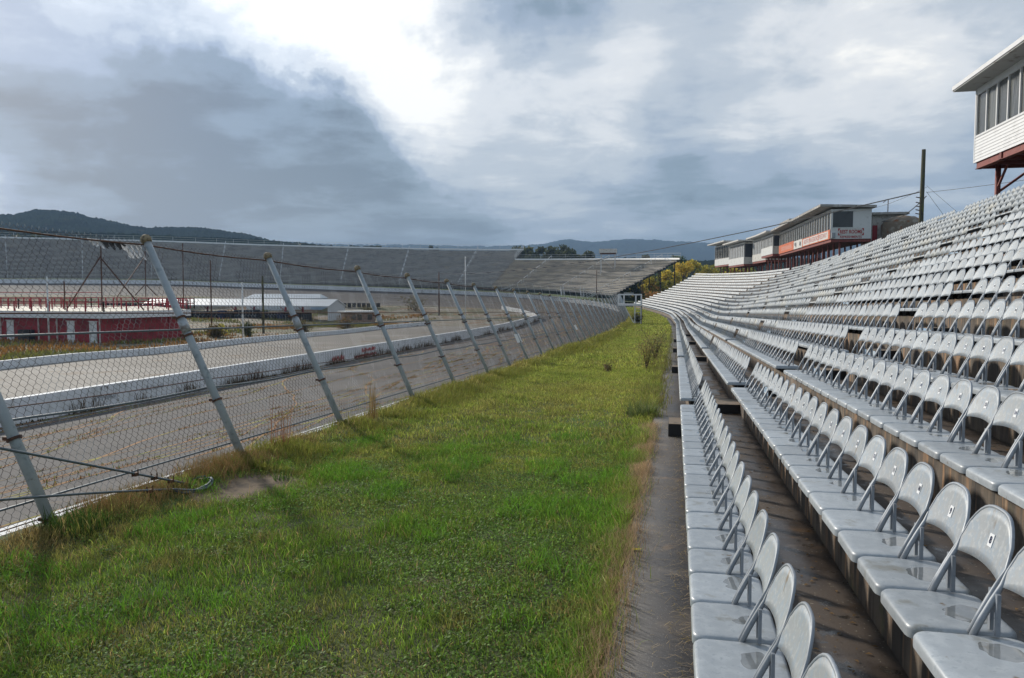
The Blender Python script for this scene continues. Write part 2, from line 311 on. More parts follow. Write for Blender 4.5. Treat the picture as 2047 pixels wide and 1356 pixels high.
RH = [0, .297, .594, .87, 1.235, 1.58, 1.89, 2.245, 2.57, 2.995, 3.41, 3.857, 4.297, 4.737, 5.177, 5.617, 6.057]
NR = 17; PITCH = .783; SEATH = .14
tier_z = lambda i, s: z1(s) + Kr(s) * RH[i] - SEATH
walk_z = lambda s: z1(s) - .55
def cr_spline(P, n=12):
    P = [np.array(p, float) for p in P]; P = [2 * P[0] - P[1]] + P + [2 * P[-1] - P[-2]]; out = []
    for i in range(1, len(P) - 2):
        for t in np.linspace(0, 1, n, endpoint=False):
            a, b, c, d = P[i - 1:i + 3]
            out.append(.5 * ((2 * b) + (-a + c) * t + (2 * a - 5 * b + 4 * c - d) * t * t + (-a + 3 * b - 3 * c + d) * t ** 3))
    out.append(P[-2]); return np.array(out)
fence_gz = lambda y: z1(y) - .767
# foot of the outer wall on the track side (x, y, z) from the near straight round the far turn
OUT = [(-6.65, y, float(fence_gz(y)) - .95) for y in (-14, 5, 25, 45, 65, 85, 100)]
OUT += [(-7.3, 118, -5.05), (-9.0, 140, -4.7), (-12.5, 158, -4.1), (-20.1, 173, -3.35), (-29.1, 184, -2.7), (-44.8, 194.5, -1.85), (-64, 196, -1.05), (-89, 190, -.15), (-110, 180.5, .6),
        (-126, 171, 1.2), (-150, 150.4, 1.3), (-168, 128, 1.2), (-182, 100, 1.0)]
OUTP = cr_spline(OUT, 10)
INN = [(-23.4, -14, -4.45), (-23.4, 8, -4.7), (-23.5, 28, -4.95), (-23.6, 50, -5.2), (-23.6, 73, -5.5), (-23.6, 92, -5.7), (-23.8, 110, -5.75), (-24.5, 130, -5.5), (-27.5, 148, -5.0), (-36.5, 163, -4.3),
       (-50, 170, -4.05), (-64, 171, -3.8), (-84, 165, -2.9), (-96, 158.5, -2.2), (-105, 152, -1.5), (-131, 131, -1.2), (-146, 112, -1.2), (-158, 88, -1.3)]
INNP = cr_spline(INN, 10)
def resample(P, n):
    d = np.r_[0, np.cumsum(np.linalg.norm(np.diff(P[:, :2], axis=0), axis=1))]; t = np.linspace(0, d[-1], n)
    return np.stack([np.interp(t, d, P[:, i]) for i in range(3)], 1)
def grid_mesh(name, G, mt, **k):
    a, b = G.shape[:2]; idx = np.arange(a * b).reshape(a, b)
    F = np.stack([idx[:-1, :-1], idx[1:, :-1], idx[1:, 1:], idx[:-1, 1:]], -1).reshape(-1, 4)
    return mesh_np(name, G.reshape(-1, 3), F, mt, **k)

# big sheet of land to the horizon
g = 14000
mesh_np('ground', [(-g, -g, -12), (g, -g, -12), (g, g, -12), (-g, g, -12)], [(0, 1, 2, 3)], 'land')['kind'] = 'structure'
# embankment / terrain apron around the speedway
ctrl = [(-23.5, -20, -4.5), (-60, -20, -4.3), (-110, -20, -3), (-23.6, 40, -5.1), (-23.6, 90, -5.7), (-24.5, 130, -5.5), (-36.5, 163, -4.3), (-64, 171, -3.8), (-84, 165, -2.9), (-105, 152, -1.5), (-131, 131, -1.2), (-158, 88, -1.3), (-165, 40, -1.8),
        (-42, 41, -5.1), (-42, 64, -5.37), (-40, 97, -5.77), (-56, 68, -5.42), (-70, 69.5, -5.43), (-53, 77, -5.52), (-59, 136, -5.75), (-92, 134, -5.95), (-57, 127, -6.1), (-53, 131, -6.1), (-54, 86, -5.55), (-44, 144, -5.1), (-28, 101, -5.8), (-75, 100, -5.75), (-95, 110, -4.9), (-110, 120, -3.2), (-100, 70, -5.0), (-88, 148, -4.6)]
cp = np.array(ctrl, float)
def infz(x, y):
    x = np.asarray(x, float); y = np.asarray(y, float)
    d = (x[..., None] - cp[:, 0]) ** 2 + (y[..., None] - cp[:, 1]) ** 2 + 9.0; w = d ** -1.8
    return (w * cp[:, 2]).sum(-1) / w.sum(-1)
# infield sheet: rings from the inner edge of the track towards a centre point
ip = resample(INNP, 150); cen = np.array([-100, 40.0])
T = np.r_[np.linspace(0, .35, 26), np.linspace(.37, 1, 26)]
GX = ip[:, None, 0] * (1 - T) + cen[0] * T; GY = ip[:, None, 1] * (1 - T) + cen[1] * T
GZ = infz(GX, GY); GZ = GZ * np.clip(T * 12, 0, 1) + ip[:, None, 2] * (1 - np.clip(T * 12, 0, 1)) - .02
grid_mesh('infield_ground', np.stack([GX, GY, GZ], -1), 'infield')['kind'] = 'structure'
# racing surface, banked in the turn
op = resample(OUTP, 240); iq = resample(INNP, 240)
T = np.linspace(0, 1, 12); bank = T ** 1.25
G = np.stack([op[:, None, i] * (1 - T) + iq[:, None, i] * T for i in (0, 1)] + [op[:, None, 2] + (iq[:, None, 2] - op[:, None, 2]) * (1 - (1 - T) ** 1.5)], -1)
def trackpt(u, t):           # u along 0..1, t across 0 (outer) .. 1 (inner)
    i = np.clip(u * 239, 0, 238.999); k = i.astype(int); f = (i - k)[..., None]
    o_ = op[k] * (1 - f) + op[k + 1] * f; q_ = iq[k] * (1 - f) + iq[k + 1] * f
    xy = o_[..., :2] * (1 - t[..., None]) + q_[..., :2] * t[..., None]
    z = o_[..., 2] + (q_[..., 2] - o_[..., 2]) * (1 - (1 - t) ** 1.5)
    return np.concatenate([xy, z[..., None]], -1)
grid_mesh('race_track', G, 'asphalt')['kind'] = 'structure'
# weeds growing in long wandering cracks of the track (one sheet 6 mm above it)
V, F = [], []
def crack(u0, u1, t0, t1, amp, w):
    n = max(8, int(abs(u1 - u0) * 300)); u = np.linspace(u0, u1, n); ph = rng.uniform(0, 6, 4); fr = rng.uniform(20, 90, 4)
    t = np.linspace(t0, t1, n) + amp * sum(np.sin(u * fr[i] * 2 + ph[i]) * (.5 ** i) for i in range(4)) + rng.normal(0, .0035, n); t = np.clip(t, .01, .99)
    P = trackpt(u, t); d = np.gradient(P, axis=0); nn = np.stack([d[:, 1], -d[:, 0], 0 * d[:, 0]], 1); nn /= np.linalg.norm(nn, axis=1)[:, None]
    ww = (w * rng.uniform(.35, 1.3, n))[:, None]; b = len(V) and sum(len(q) for q in V)
    A = P + nn * ww; B = P - nn * ww; A[:, 2] += .008; B[:, 2] += .008
    V.append(np.stack([A, B], 1).reshape(-1, 3)); i = np.arange(n - 1) * 2 + b
    F.append(np.stack([i, i + 1, i + 3, i + 2], 1))
for k in range(44): u0 = rng.uniform(0, .5); crack(u0, u0 + rng.uniform(.12, .45), t0 := rng.uniform(.03, .97), np.clip(t0 + rng.normal(0, .12), .02, .98), .03, rng.uniform(.03, .07))
for k in range(16): u0 = rng.uniform(0, .32); crack(u0, u0 + rng.uniform(.03, .10), rng.uniform(.03, .6), rng.uniform(.2, .97), .015, rng.uniform(.025, .055))
for t in (.18, .42, .66, .93, .975): crack(.01, .62, t, t, .004, .05)
o = mesh_np('track_crack_weeds', np.concatenate(V), np.concatenate(F), 'crackfill'); tag(o, 'brown and green weeds growing in the long cracks of the race track', 'weeds', kind='stuff')
CRK = np.concatenate(V).reshape(-1, 2, 3).mean(1)
# worn painted lines
V, F = [], []
for t, w in ((.955, .06), (.04, .05)):
    u = np.linspace(.01, .95, 400); P = trackpt(u, np.full(400, t)); P[:, 2] += .005; d = np.gradient(P, axis=0); nn = np.stack([d[:, 1], -d[:, 0], 0 * d[:, 0]], 1); nn /= np.linalg.norm(nn, axis=1)[:, None]
    b = sum(len(q) for q in V); V.append(np.stack([P + nn * w, P - nn * w], 1).reshape(-1, 3)); i = np.arange(399) * 2 + b; F.append(np.stack([i, i + 1, i + 3, i + 2], 1))
mesh_np('track_line_marking', np.concatenate(V), np.concatenate(F), 'paintline')['kind'] = 'structure'
# pit road between the two white walls
ys = np.linspace(-14, 132, 60)
PR = np.stack([np.stack([np.full(60, x), ys, infz(np.full(60, x), ys) + zz], 1) for x, zz in zip(np.linspace(-41.6, -23.9, 8), [.03] * 8)], 1)
for j in range(8): PR[:, j, 2] = np.interp(ys, INNP[:90, 1], INNP[:90, 2]) * (j / 7) + (infz(np.full(60, -41.8), ys)) * (1 - j / 7) + .035
grid_mesh('pit_road', PR, 'pitroad')['kind'] = 'structure'

# ---------------------------------------------------------------- grass strip and walkway
FX = lambda y: np.interp(y, OUTP[:110, 1], OUTP[:110, 0]) + .25      # inner edge of the wall top
def gz(x, y):
    fx = FX(y); cx = Cx(y) - .50; t = np.clip((x - fx) / (cx - fx), 0, 1)
    return fence_gz(y) * (1 - t) + (walk_z(y) - .035) * t + .10 * np.exp(-((x - fx - .45) / .5) ** 2) + .03 * np.sin(x * 2.1 + y * .7) * np.sin(y * 1.3) * (1 - t)
ys = np.r_[np.linspace(-10, 30, 160), np.linspace(30.5, 165, 150)]; T = np.linspace(0, 1, 40)
X = FX(ys)[:, None] * (1 - T) + (Cx(ys)[:, None] - .44) * T; Y = ys[:, None] + 0 * T
Z = gz(X, Y); grid_mesh('grass_ground', np.stack([X, Y, Z], -1), 'grassground')['kind'] = 'structure'
ss = np.linspace(-8, 164, 200)
def prof(off, z, s): x, y = WP(off, s); return np.stack([x, y, z], 1)
Gw = np.stack([prof(-.47, walk_z(ss) - .25, ss), prof(-.47, walk_z(ss), ss), prof(.0, walk_z(ss) + .004, ss), prof(.17, walk_z(ss), ss)], 1)
grid_mesh('walkway', Gw, 'walk')['kind'] = 'structure'
# land behind the wall in the turn (grass apron up to the far stand) and outside the near stand
OW = resample(OUTP[93:], 120); d = np.gradient(OW, axis=0); nO = np.stack([-d[:, 1], d[:, 0]], 1); nO /= np.linalg.norm(nO, axis=1)[:, None]
if nO[60, 1] < 0: nO = -nO
Gt = []
for dd, zz in ((.45, .95), (2, 1.15), (5, 1.2), (9, .9), (30, -.5), (60, -4), (140, -9), (300, -12.2)):
    Gt.append(np.concatenate([OW[:, :2] + nO * dd, (OW[:, 2] + zz if dd < 40 else OW[:, 2] * 0 + zz)[:, None]], 1))
grid_mesh('outer_grass_ground', np.stack(Gt, 1), 'grassground')['kind'] = 'structure'
# outer retaining wall, whitewashed, top level with the grass
m = MB(); P = OUTP
for a, b in zip(P[:-1], P[1:]):
    dv = (b - a)[:2]; dv /= np.linalg.norm(dv); n_ = np.array([dv[1], -dv[0]]);
    if a[1] > 100: n_ = n_ if n_ @ (a[:2] - np.array([-80, 110])) > 0 else -n_
    else: n_ = np.array([1.0, 0])
    q = [];
    for p in (a, b): q += [(*p[:2], p[2] - .4), (*(p[:2] + n_ * .32), p[2] - .4), (*(p[:2] + n_ * .32), p[2] + .97), (*p[:2], p[2] + .97)]
    m.add(q, [(0, 3, 7, 4), (3, 2, 6, 7), (2, 1, 5, 6)])
tag(m.build('outer_wall', 'whitewall'), 'low whitewashed wall running along the outer edge of the race track', 'wall')

# ---------------------------------------------------------------- near grandstand
stand = empty('grandstand', 'stepped brown concrete grandstand carrying the rows of grey folding chairs', 'grandstand')
ss = np.r_[np.linspace(-3, 60, 90), np.linspace(61, 162, 90)]
def strip(name, a, b, mt):
    return grid_mesh(name, np.stack([a, b], 1), mt, parent=stand)
VV, FF, MI, nb = [], [], [], 0
for i in range(NR):
    o_ = PITCH * i + .16; zb = (walk_z(ss) - .05) if i == 0 else tier_z(i - 1, ss); zt = tier_z(i, ss)
    A = prof(o_, zb, ss); B = prof(o_, zt, ss); Cc = prof(o_ + PITCH + (0 if i < NR - 1 else .5), zt, ss)
    G = np.stack([A, B, Cc], 1); n = len(ss); idx = np.arange(n * 3).reshape(n, 3) + nb; nb += n * 3
    f = np.stack([idx[:-1, :-1], idx[:-1, 1:], idx[1:, 1:], idx[1:, :-1]], -1); VV.append(G.reshape(-1, 3)); FF.append(f.reshape(-1, 4)); MI.append(np.tile([0, 1], n - 1))
mesh_np('tier_steps', np.concatenate(VV), np.concatenate(FF), ['riser', 'tier'], parent=stand, midx=np.concatenate(MI))
# far end wall and back of the stand
m = MB()
for s_ in (162.0,):
    for i in range(NR):
        x0, y0 = WP(PITCH * i + .16, s_); x1, y1 = WP(PITCH * (i + 1) + .16, s_); z = tier_z(i, s_) - .003
        m.add([(x0, y0, -9), (x1, y1, -9), (x1, y1, z), (x0, y0, z)], [(0, 1, 2, 3)])
for a, b in zip(ss[:-1:6], ss[6::6]):
    (x0, y0), (x1, y1) = WP(PITCH * NR + .66, a), WP(PITCH * NR + .66, b)
    m.add([(x0, y0, -9), (x1, y1, -9), (x1, y1, tier_z(16, b)), (x0, y0, tier_z(16, a))], [(0, 1, 2, 3)])
m.build('back_wall', 'riser', stand)
# aisles with their half-height step blocks
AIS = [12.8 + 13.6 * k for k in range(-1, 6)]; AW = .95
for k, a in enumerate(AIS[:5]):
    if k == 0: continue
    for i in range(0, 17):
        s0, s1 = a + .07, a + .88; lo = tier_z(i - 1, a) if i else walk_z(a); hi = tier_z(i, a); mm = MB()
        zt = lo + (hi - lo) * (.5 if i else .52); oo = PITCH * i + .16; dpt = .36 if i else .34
        mm.box((oo - dpt, s0, lo - .03), (oo - .003, s1, zt), 0); mm.f.pop(1); mm.m.pop(1); mm.m[1] = 3  # near face black: shade of the open hollow is painted on
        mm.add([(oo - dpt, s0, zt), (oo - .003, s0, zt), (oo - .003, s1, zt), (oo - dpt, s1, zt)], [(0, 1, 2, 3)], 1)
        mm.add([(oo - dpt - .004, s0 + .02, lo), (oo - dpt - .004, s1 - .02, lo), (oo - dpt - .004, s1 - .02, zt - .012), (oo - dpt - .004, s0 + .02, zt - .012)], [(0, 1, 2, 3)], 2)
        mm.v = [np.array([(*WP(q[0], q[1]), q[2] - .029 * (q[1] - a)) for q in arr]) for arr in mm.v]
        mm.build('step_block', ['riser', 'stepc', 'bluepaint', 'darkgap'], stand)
# metal benches on the bent far end of the stand
for i in range(NR):
    m = MB(); s = 92.6 + i * .05
    while s < 161.8:
        s2 = min(s + 5.4, 162)
        for o0, o1, zz0, zz1 in ((.0, .30, -.045, .0),):
            q = []
            nseg = 3
            for j in range(nseg + 1):
                st = s + (s2 - s - .09) * j / nseg; zt = z1(st) + Kr(st) * RH[i] + .03
                for oo, zz in ((o0, zz0), (o1, zz0), (o1, zz1), (o0, zz1)):
                    x, y = WP(PITCH * i + oo, st); q.append((x, y, zt + zz))
            F = [(j * 4 + a, j * 4 + (a + 1) % 4, j * 4 + 4 + (a + 1) % 4, j * 4 + 4 + a) for j in range(nseg) for a in range(4)] + [(0, 3, 2, 1), (nseg * 4, nseg * 4 + 1, nseg * 4 + 2, nseg * 4 + 3)]
            m.add(q, F)
        q = []
        for j in range(4):
            st = s + (s2 - s - .09) * j / 3; zt = z1(st) + Kr(st) * RH[i] + .03
            for oo, zz in ((.315, .15), (.33, .15), (.405, .37), (.39, .37)):
                x, y = WP(PITCH * i + oo, st); q.append((x, y, zt + zz))
        m.add(q, F)
        for st in np.arange(s + .4, s2, 1.7):
            x, y = WP(PITCH * i + .335, st); zt = z1(st) + Kr(st) * RH[i]; m.box((x - .02, y - .02, zt), (x + .02, y + .02, zt + .3))
            zt = z1(st) + Kr(st) * RH[i]; x, y = WP(PITCH * i + .2, st); m.box((x - .03, y - .03, zt - .16), (x + .03, y + .03, zt - .02), 1)
        s = s2
    m.build('bench', ['alubench', 'darkgap'], stand)
tag(stand)

# ---------------------------------------------------------------- folding chairs
def seat_arrays(n=5, detail=True):
    W2, D = .226, .39; rc = .055; out = []
    for cx, cy, a0 in ((D - rc, W2 - rc, 0), (rc, W2 - rc, 90), (rc, -W2 + rc, 180), (D - rc, -W2 + rc, 270)):
        for j in range(n): t = R(a0 + 90 * j / (n - 1)); out.append((cx + rc * math.cos(t), cy + rc * math.sin(t)))
    out = np.array(out); c = np.array([D / 2, 0]); rings = []
    for ins, z in ((0.0, -.052), (0.0, -.020), (.003, -.011), (.009, -.004), (.020, -.0005), (.045, .0), (.13, -.003)) if detail else ((0, -.05), (0, -.012), (.014, 0)):
        k = 1 - ins / np.array([D / 2, W2]); rings.append(np.c_[c + (out - c) * k, np.full(len(out), z)])
    V = np.concatenate(rings); N = len(out); F = [(r * N + j, r * N + (j + 1) % N, (r + 1) * N + (j + 1) % N, (r + 1) * N + j) for r in range(len(rings) - 1) for j in range(N)]
    V = np.r_[V, [[D / 2, 0, -.004 if detail else 0]]]; F += [((len(rings) - 1) * N + j, (len(rings) - 1) * N + (j + 1) % N, len(V) - 1) for j in range(N)]
    V[:, 2] += SEATH - .018 * (V[:, 0] / D) * 0
    return V, F
leanx = lambda z: np.interp(z, [0, .19, .30, .405, .45], [.213, .309, .345, .374, .385])
def back_arrays(nu=13, nv=7, th=.010):
    u = np.linspace(-1, 1, nu); V = []
    for side in (0, 1):
        for a in u:
            zl = .184 + .016 * (1 - a * a); zu = .408 - .145 * abs(a) ** 3.2
            for b in np.linspace(0, 1, nv):
                z = zl + (zu - zl) * b; y = a * np.interp(z, [.18, .28], [.211, .224]); x = leanx(z) + .012 * (1 - a * a) + side * th; V.append((x, y, z + SEATH))
    V = np.array(V); n = nu * nv; F = []
    for i in range(nu - 1):
        for j in range(nv - 1):
            k = i * nv + j; F.append((k, k + 1, k + nv + 1, k + nv)); F.append((n + k, n + k + nv, n + k + nv + 1, n + k + 1))
        F.append((i * nv, i * nv + nv, n + i * nv + nv, n + i * nv)); F.append((i * nv + nv - 1, n + i * nv + nv - 1, n + i * nv + 2 * nv - 1, i * nv + 2 * nv - 1))
    return V, F
def frame_path(n=18):
    P = []
    for z in (-.01, .06, .13, .19): P.append((leanx(z), -.219 + .004 * (z > .1), z))
    for a in np.linspace(-1, 1, n):
        zu = .411 - .145 * abs(a) ** 3.2
        if a in (-1, 1): zu = .24
        P.append((leanx(zu) + .005 + .011 * (1 - a * a), .226 * a, zu))
    for z in (.19, .13, .06, -.01): P.append((leanx(z), .219, z))
    return [(x, y, z + SEATH) for x, y, z in P]
def seat_material():
    """galvanised steel with a puddle of rain at the back of each seat, another shape on every chair"""
    m = M['galv'].copy(); m.name = 'galvanised_seat_wet'; t = m.node_tree; n = t.nodes; lk = t.links.new; p = n['Principled BSDF']
    tcn = n.new('ShaderNodeTexCoord'); oi = n.new('ShaderNodeObjectInfo'); ad = n.new('ShaderNodeVectorMath'); ad.operation = 'MULTIPLY_ADD'
    lk(oi.outputs['Random'], ad.inputs[0]); ad.inputs[1].default_value = (71, 13, 29); lk(tcn.outputs['Object'], ad.inputs[2])
    nz = n.new('ShaderNodeTexNoise'); nz.inputs['Scale'].default_value = 7; nz.inputs['Detail'].default_value = 2; lk(ad.outputs[0], nz.inputs['Vector'])
    sp = n.new('ShaderNodeSeparateXYZ'); lk(tcn.outputs['Object'], sp.inputs[0])
    def mth(op, a, b=None, c=None):
        q = n.new('ShaderNodeMath'); q.operation = op
        for i, v_ in enumerate((a, b, c)):
            if v_ is None: continue
            if isinstance(v_, float): q.inputs[i].default_value = v_
            else: lk(v_, q.inputs[i])
        return q.outputs[0]
    ex = mth('DIVIDE', mth('SUBTRACT', sp.outputs[0], .262), .088); ey = mth('DIVIDE', mth('SUBTRACT', sp.outputs[1], mth('MULTIPLY_ADD', oi.outputs['Random'], .12, -.02)), .11)
    dist = mth('ADD', mth('MULTIPLY', ex, ex), mth('MULTIPLY', ey, ey)); dist = mth('ADD', dist, mth('MULTIPLY', mth('SUBTRACT', nz.outputs[0], .5), 3.2))
    dist = mth('ADD', dist, mth('MULTIPLY', mth('FRACT', mth('MULTIPLY', oi.outputs['Random'], 17.3)), .8))
    f = ramp_fac(t, dist, 1.0, .96); f2 = ramp_fac(t, dist, 1.16, 1.0)
    zt = ramp_fac(t, sp.outputs[2], SEATH - .006, SEATH - .004); f = mth('MULTIPLY', f, zt)
    src = p.inputs['Base Color'].links[0].from_socket
    mx = n.new('ShaderNodeMix'); mx.data_type = 'RGBA'; mx.blend_type = 'MULTIPLY'; lk(f, mx.inputs['Factor']); lk(src, mx.inputs['A']); mx.inputs['B'].default_value = (.58, .57, .55, 1)
    lk(mx.outputs['Result'], p.inputs['Base Color'])
    mr = n.new('ShaderNodeMix'); mr.data_type = 'FLOAT'; lk(f, mr.inputs['Factor']); mr.inputs['A'].default_value = .40; mr.inputs['B'].default_value = .04; lk(mr.outputs['Result'], p.inputs['Roughness'])
    # the water is a flat film: no bump there
    b = p.inputs['Normal'].links[0].from_node; st = mth('MULTIPLY_ADD', f, -.12, .12); lk(st, b.inputs['Strength'])
    return m
M['galvwet'] = seat_material()
def mk(name, VF, mt, parent, smooth=True):
    m = MB(); m.add(*VF); return m.build(name, mt, parent, smooth)
proto = empty('folding_chair', 'x', 'chair')
p_seat = mk('seat', seat_arrays(), 'galvwet', proto); p_back = mk('backrest', back_arrays(), 'galvback', proto)
for o_ in (p_seat, p_back):
    pass
m = MB(); m.tube(frame_path(), [.0125, .0125, .012, .0095] + [.0078] * 18 + [.0095, .012, .0125, .0125], 8); p_frame = m.build('frame', 'frame', proto, True)
p_struts = []
for sy in (-1, 1):
    m = MB(); m.box((.283, sy * .200 - .010, .005 + SEATH), (.297, sy * .200 + .010, .16 + SEATH)); p_struts.append(m.build('rear_strut', 'frame', proto))
m = MB(); m.box((.19, -.12, -.01), (.34, .12, SEATH - .045))
p_mount = m.build('mounting_bracket', 'darkgap', proto)
plates = {}
def plate_mesh(num):
    if num in plates: return plates[num]
    e = bpy.data.objects.new('tmp', None); COL.objects.link(e)
    mb = MB(); x = .0; mb.box((-.003, -.020, -.026), (.0, .020, .026), 0)
    pl = mb.build('number_plate', ['plate', 'digit'])
    t = textmesh(str(num), .040 if num < 10 else .034, 'digit', 'd', None, (0, 0, 0), (0, 0, 0), .0008, .0012)
    me = t.data; n0 = len(pl.data.vertices)
    V = [tuple(q.co) for q in pl.data.vertices] + [(-.0042 - .0, -q.co.x, q.co.y) for q in me.vertices]   # text lies in the y-z plane, read from -x
    F = [tuple(q.vertices) for q in pl.data.polygons] + [tuple(n0 + i for i in q.vertices) for q in me.polygons]
    me2 = bpy.data.meshes.new('number_plate'); me2.from_pydata(V, [], F); me2.materials.append(M['plate']); me2.materials.append(M['digit'])
    k = len(pl.data.polygons); me2.polygons.foreach_set('material_index', [0] * k + [1] * (len(F) - k)); me2.update()
    for q in (pl, t, e): bpy.data.objects.remove(q)
    plates[num] = me2; return me2
TILT = -math.atan(.029)
chairs = []
for sec in range(0, 7):
    a = 13.75 + 13.6 * (sec - 1); 
    if sec == 0: a = .36
    nch = 27
    for i in range(NR):
        for j in range(nch):
            s = a + .46 * (j + .5)
            if s > 92: continue
            x, y = WP(PITCH * i, s); z = tier_z(i, s); chairs.append((sec, i, j, s, float(x), float(y), float(z)))
pit = .06397; yaw = .206
def project(x, y, z):
    c, s_ = math.cos(yaw), math.sin(yaw); xc = y * s_ + x * c; d = y * c - x * s_; zc_ = d * math.cos(pit) - z * math.sin(pit); yc = z * math.cos(pit) + d * math.sin(pit)
    if zc_ < .3: return None
    return 1023.5 + 1561 * xc / zc_, 678 - 1561 * yc / zc_, zc_
scored = []
for c in chairs:
    ok = False; dmin = 99
    for ox, oy, oz in ((0, .23, .14), (0, -.23, .14), (.39, .23, .14), (.39, -.23, .14), (.4, 0, .54), (.4, .15, .5), (.4, -.15, .5), (.2, 0, .14)):
        q = project(c[4] + ox, c[5] + oy, c[6] + oz)
        if q: dmin = min(dmin, q[2]); ok = ok or (-5 < q[0] < 2052 and -5 < q[1] < 1361)
    if ok: scored.append((dmin, c))
scored.sort(key=lambda t: t[0])
near = [c for _, c in scored[:300]]; nearset = {(c[0], c[1], c[2]) for c in near}
ORD = 'front second third fourth fifth sixth seventh eighth ninth tenth eleventh twelfth thirteenth fourteenth fifteenth sixteenth seventeenth'.split()
NUMW = 'first second third fourth fifth sixth seventh eighth ninth tenth eleventh twelfth thirteenth fourteenth fifteenth sixteenth seventeenth eighteenth nineteenth twentieth twenty-first twenty-second twenty-third twenty-fourth twenty-fifth twenty-sixth twenty-seventh'.split()
first = True; j0 = min(c[2] for c in near if c[0] == 0 and c[1] == 0)
for (sec, i, j, s, x, y, z) in near:
    if first: r = proto; kids = [p_seat, p_back, p_frame, *p_struts, p_mount]; first = False
    else:
        r = proto.copy(); COL.objects.link(r); kids = []
        for ch in (p_seat, p_back, p_frame, *p_struts, p_mount):
            c = ch.copy(); COL.objects.link(c); c.parent = r; kids.append(c)
    r.location = (x, y, z); r.rotation_euler = (TILT + random.uniform(-.006, .006), random.uniform(-.008, .008), -math.atan(dC(s)) * 0 + random.uniform(-.012, .012))
    nnum = j + 2 if i < 2 else j + 4
    wet = {0: 'puddled', 1: 'grey', 2: 'grey'}.get(i, 'grey')
    if i == 0:
        lab = f"grey folding chair, {NUMW[j - j0]} from the near end of the front row" if sec == 0 else f"grey folding chair, {NUMW[j]} past the {NUMW[sec - 1]} aisle in the front row"
    elif sec == 0:
        lab = f"grey folding chair numbered {nnum} in the {ORD[i]} row before the first aisle"
        me = plate_mesh(nnum); pl = bpy.data.objects.new('number_plate', me); COL.objects.link(pl); pl.parent = kids[1]
        pl.location = (leanx(.30) + .0085, -.01 + random.uniform(-.012, .012), .292 + SEATH); pl.rotation_euler = (random.uniform(-.05, .05), -.24, 0)
        pl.rotation_euler[1] = .28
        tag(pl, f'small white plate with the blue number {nnum}')
    else: lab = f"grey folding chair, {NUMW[j]} past the {NUMW[sec - 1]} aisle in the {ORD[i]} row"
    tag(r, lab, 'chair', 'grey metal folding chairs bolted along the grandstand tiers')
# the rest of the chairs: one mass of the same chair in a lighter mesh
sv, sf = seat_arrays(3, False); bv, bf = back_arrays(7, 2); 
keep = [f for f in bf if True]
tb = MB(); tb.add(sv, sf); tb.add(bv, keep)
for sy in (-1, 1):
    P = [(leanx(z), sy * .219, z + SEATH) for z in (0, .19)]; tb.tube(P, .0115, 4, caps=False)
    tb.box((.283, sy * .2 - .01, SEATH), (.297, sy * .2 + .01, .16 + SEATH))
base = np.concatenate(tb.v); q4 = np.array([f for f in tb.f if len(f) == 4]); q3 = np.array([f for f in tb.f if len(f) == 3]); nv_ = len(base)
rest = [c for c in chairs if (c[0], c[1], c[2]) not in nearset and not (c[3] < 1.5 and c[1] < 3)]
VV, F4, F3 = [], [], []
for k, (sec, i, j, s, x, y, z) in enumerate(rest):
    a = -math.atan(dC(s)); a = math.atan(dC(s)) * -1 + rng.normal(0, .01); b_ = rng.normal(0, .012)
    V = base.copy(); V[:, 0] += V[:, 2] * b_; V[:, 2] -= V[:, 1] * .029
    ca, sa = math.cos(-a * -1), math.sin(-a * -1); VV.append(np.stack([x + V[:, 0] * ca - V[:, 1] * sa * -1 * -1, y + V[:, 0] * sa + V[:, 1] * ca, z + V[:, 2]], 1))
    F4.append(q4 + k * nv_); F3.append(q3 + k * nv_)
o = mesh_np('folding_chairs_mass', np.concatenate(VV), [np.concatenate(F4), np.concatenate(F3)], 'chairfar')
tag(o, 'hundreds of grey metal folding chairs filling the upper and farther tiers', 'chairs', 'grey metal folding chairs bolted along the grandstand tiers', 'stuff')

# ---------------------------------------------------------------- catch fence
fence = empty('catch_fence', 'tall chain-link catch fence on grey posts leaning over the track', 'fence')
fy = [-1.0, 2.9, 6.61, 10.17, 13.6, 17.75, 21.4, 25.5, 29.1, 32.75]
while fy[-1] < 152: fy.append(fy[-1] + 3.75)
def fbase(y): return np.array([FX(y) + .32, y, fence_gz(y) + .02])
LEAN, FH = -1.47, 3.22
def fdir(y):
    d = (FX(y + .5) - FX(y - .5)); n_ = np.array([1, -d]) / math.hypot(1, d); return n_
def fpt(y, t, off=0.0):      # point on the mesh plane, t 0..1 up the leaning fence; off = clear of the posts
    b = fbase(y); n_ = fdir(y); v_ = t * LEAN + off
    return np.array([b[0] + n_[0] * v_, b[1] + n_[1] * v_, b[2] + t * FH])
def fpts(y, t, off=0.0):
    bx = FX(y) + .32; d = FX(y + .5) - FX(y - .5); q = np.sqrt(1 + d * d); v_ = t * LEAN + off
    return np.stack([bx + v_ / q, y - d / q * v_, fence_gz(y) + .02 + t * FH], -1)
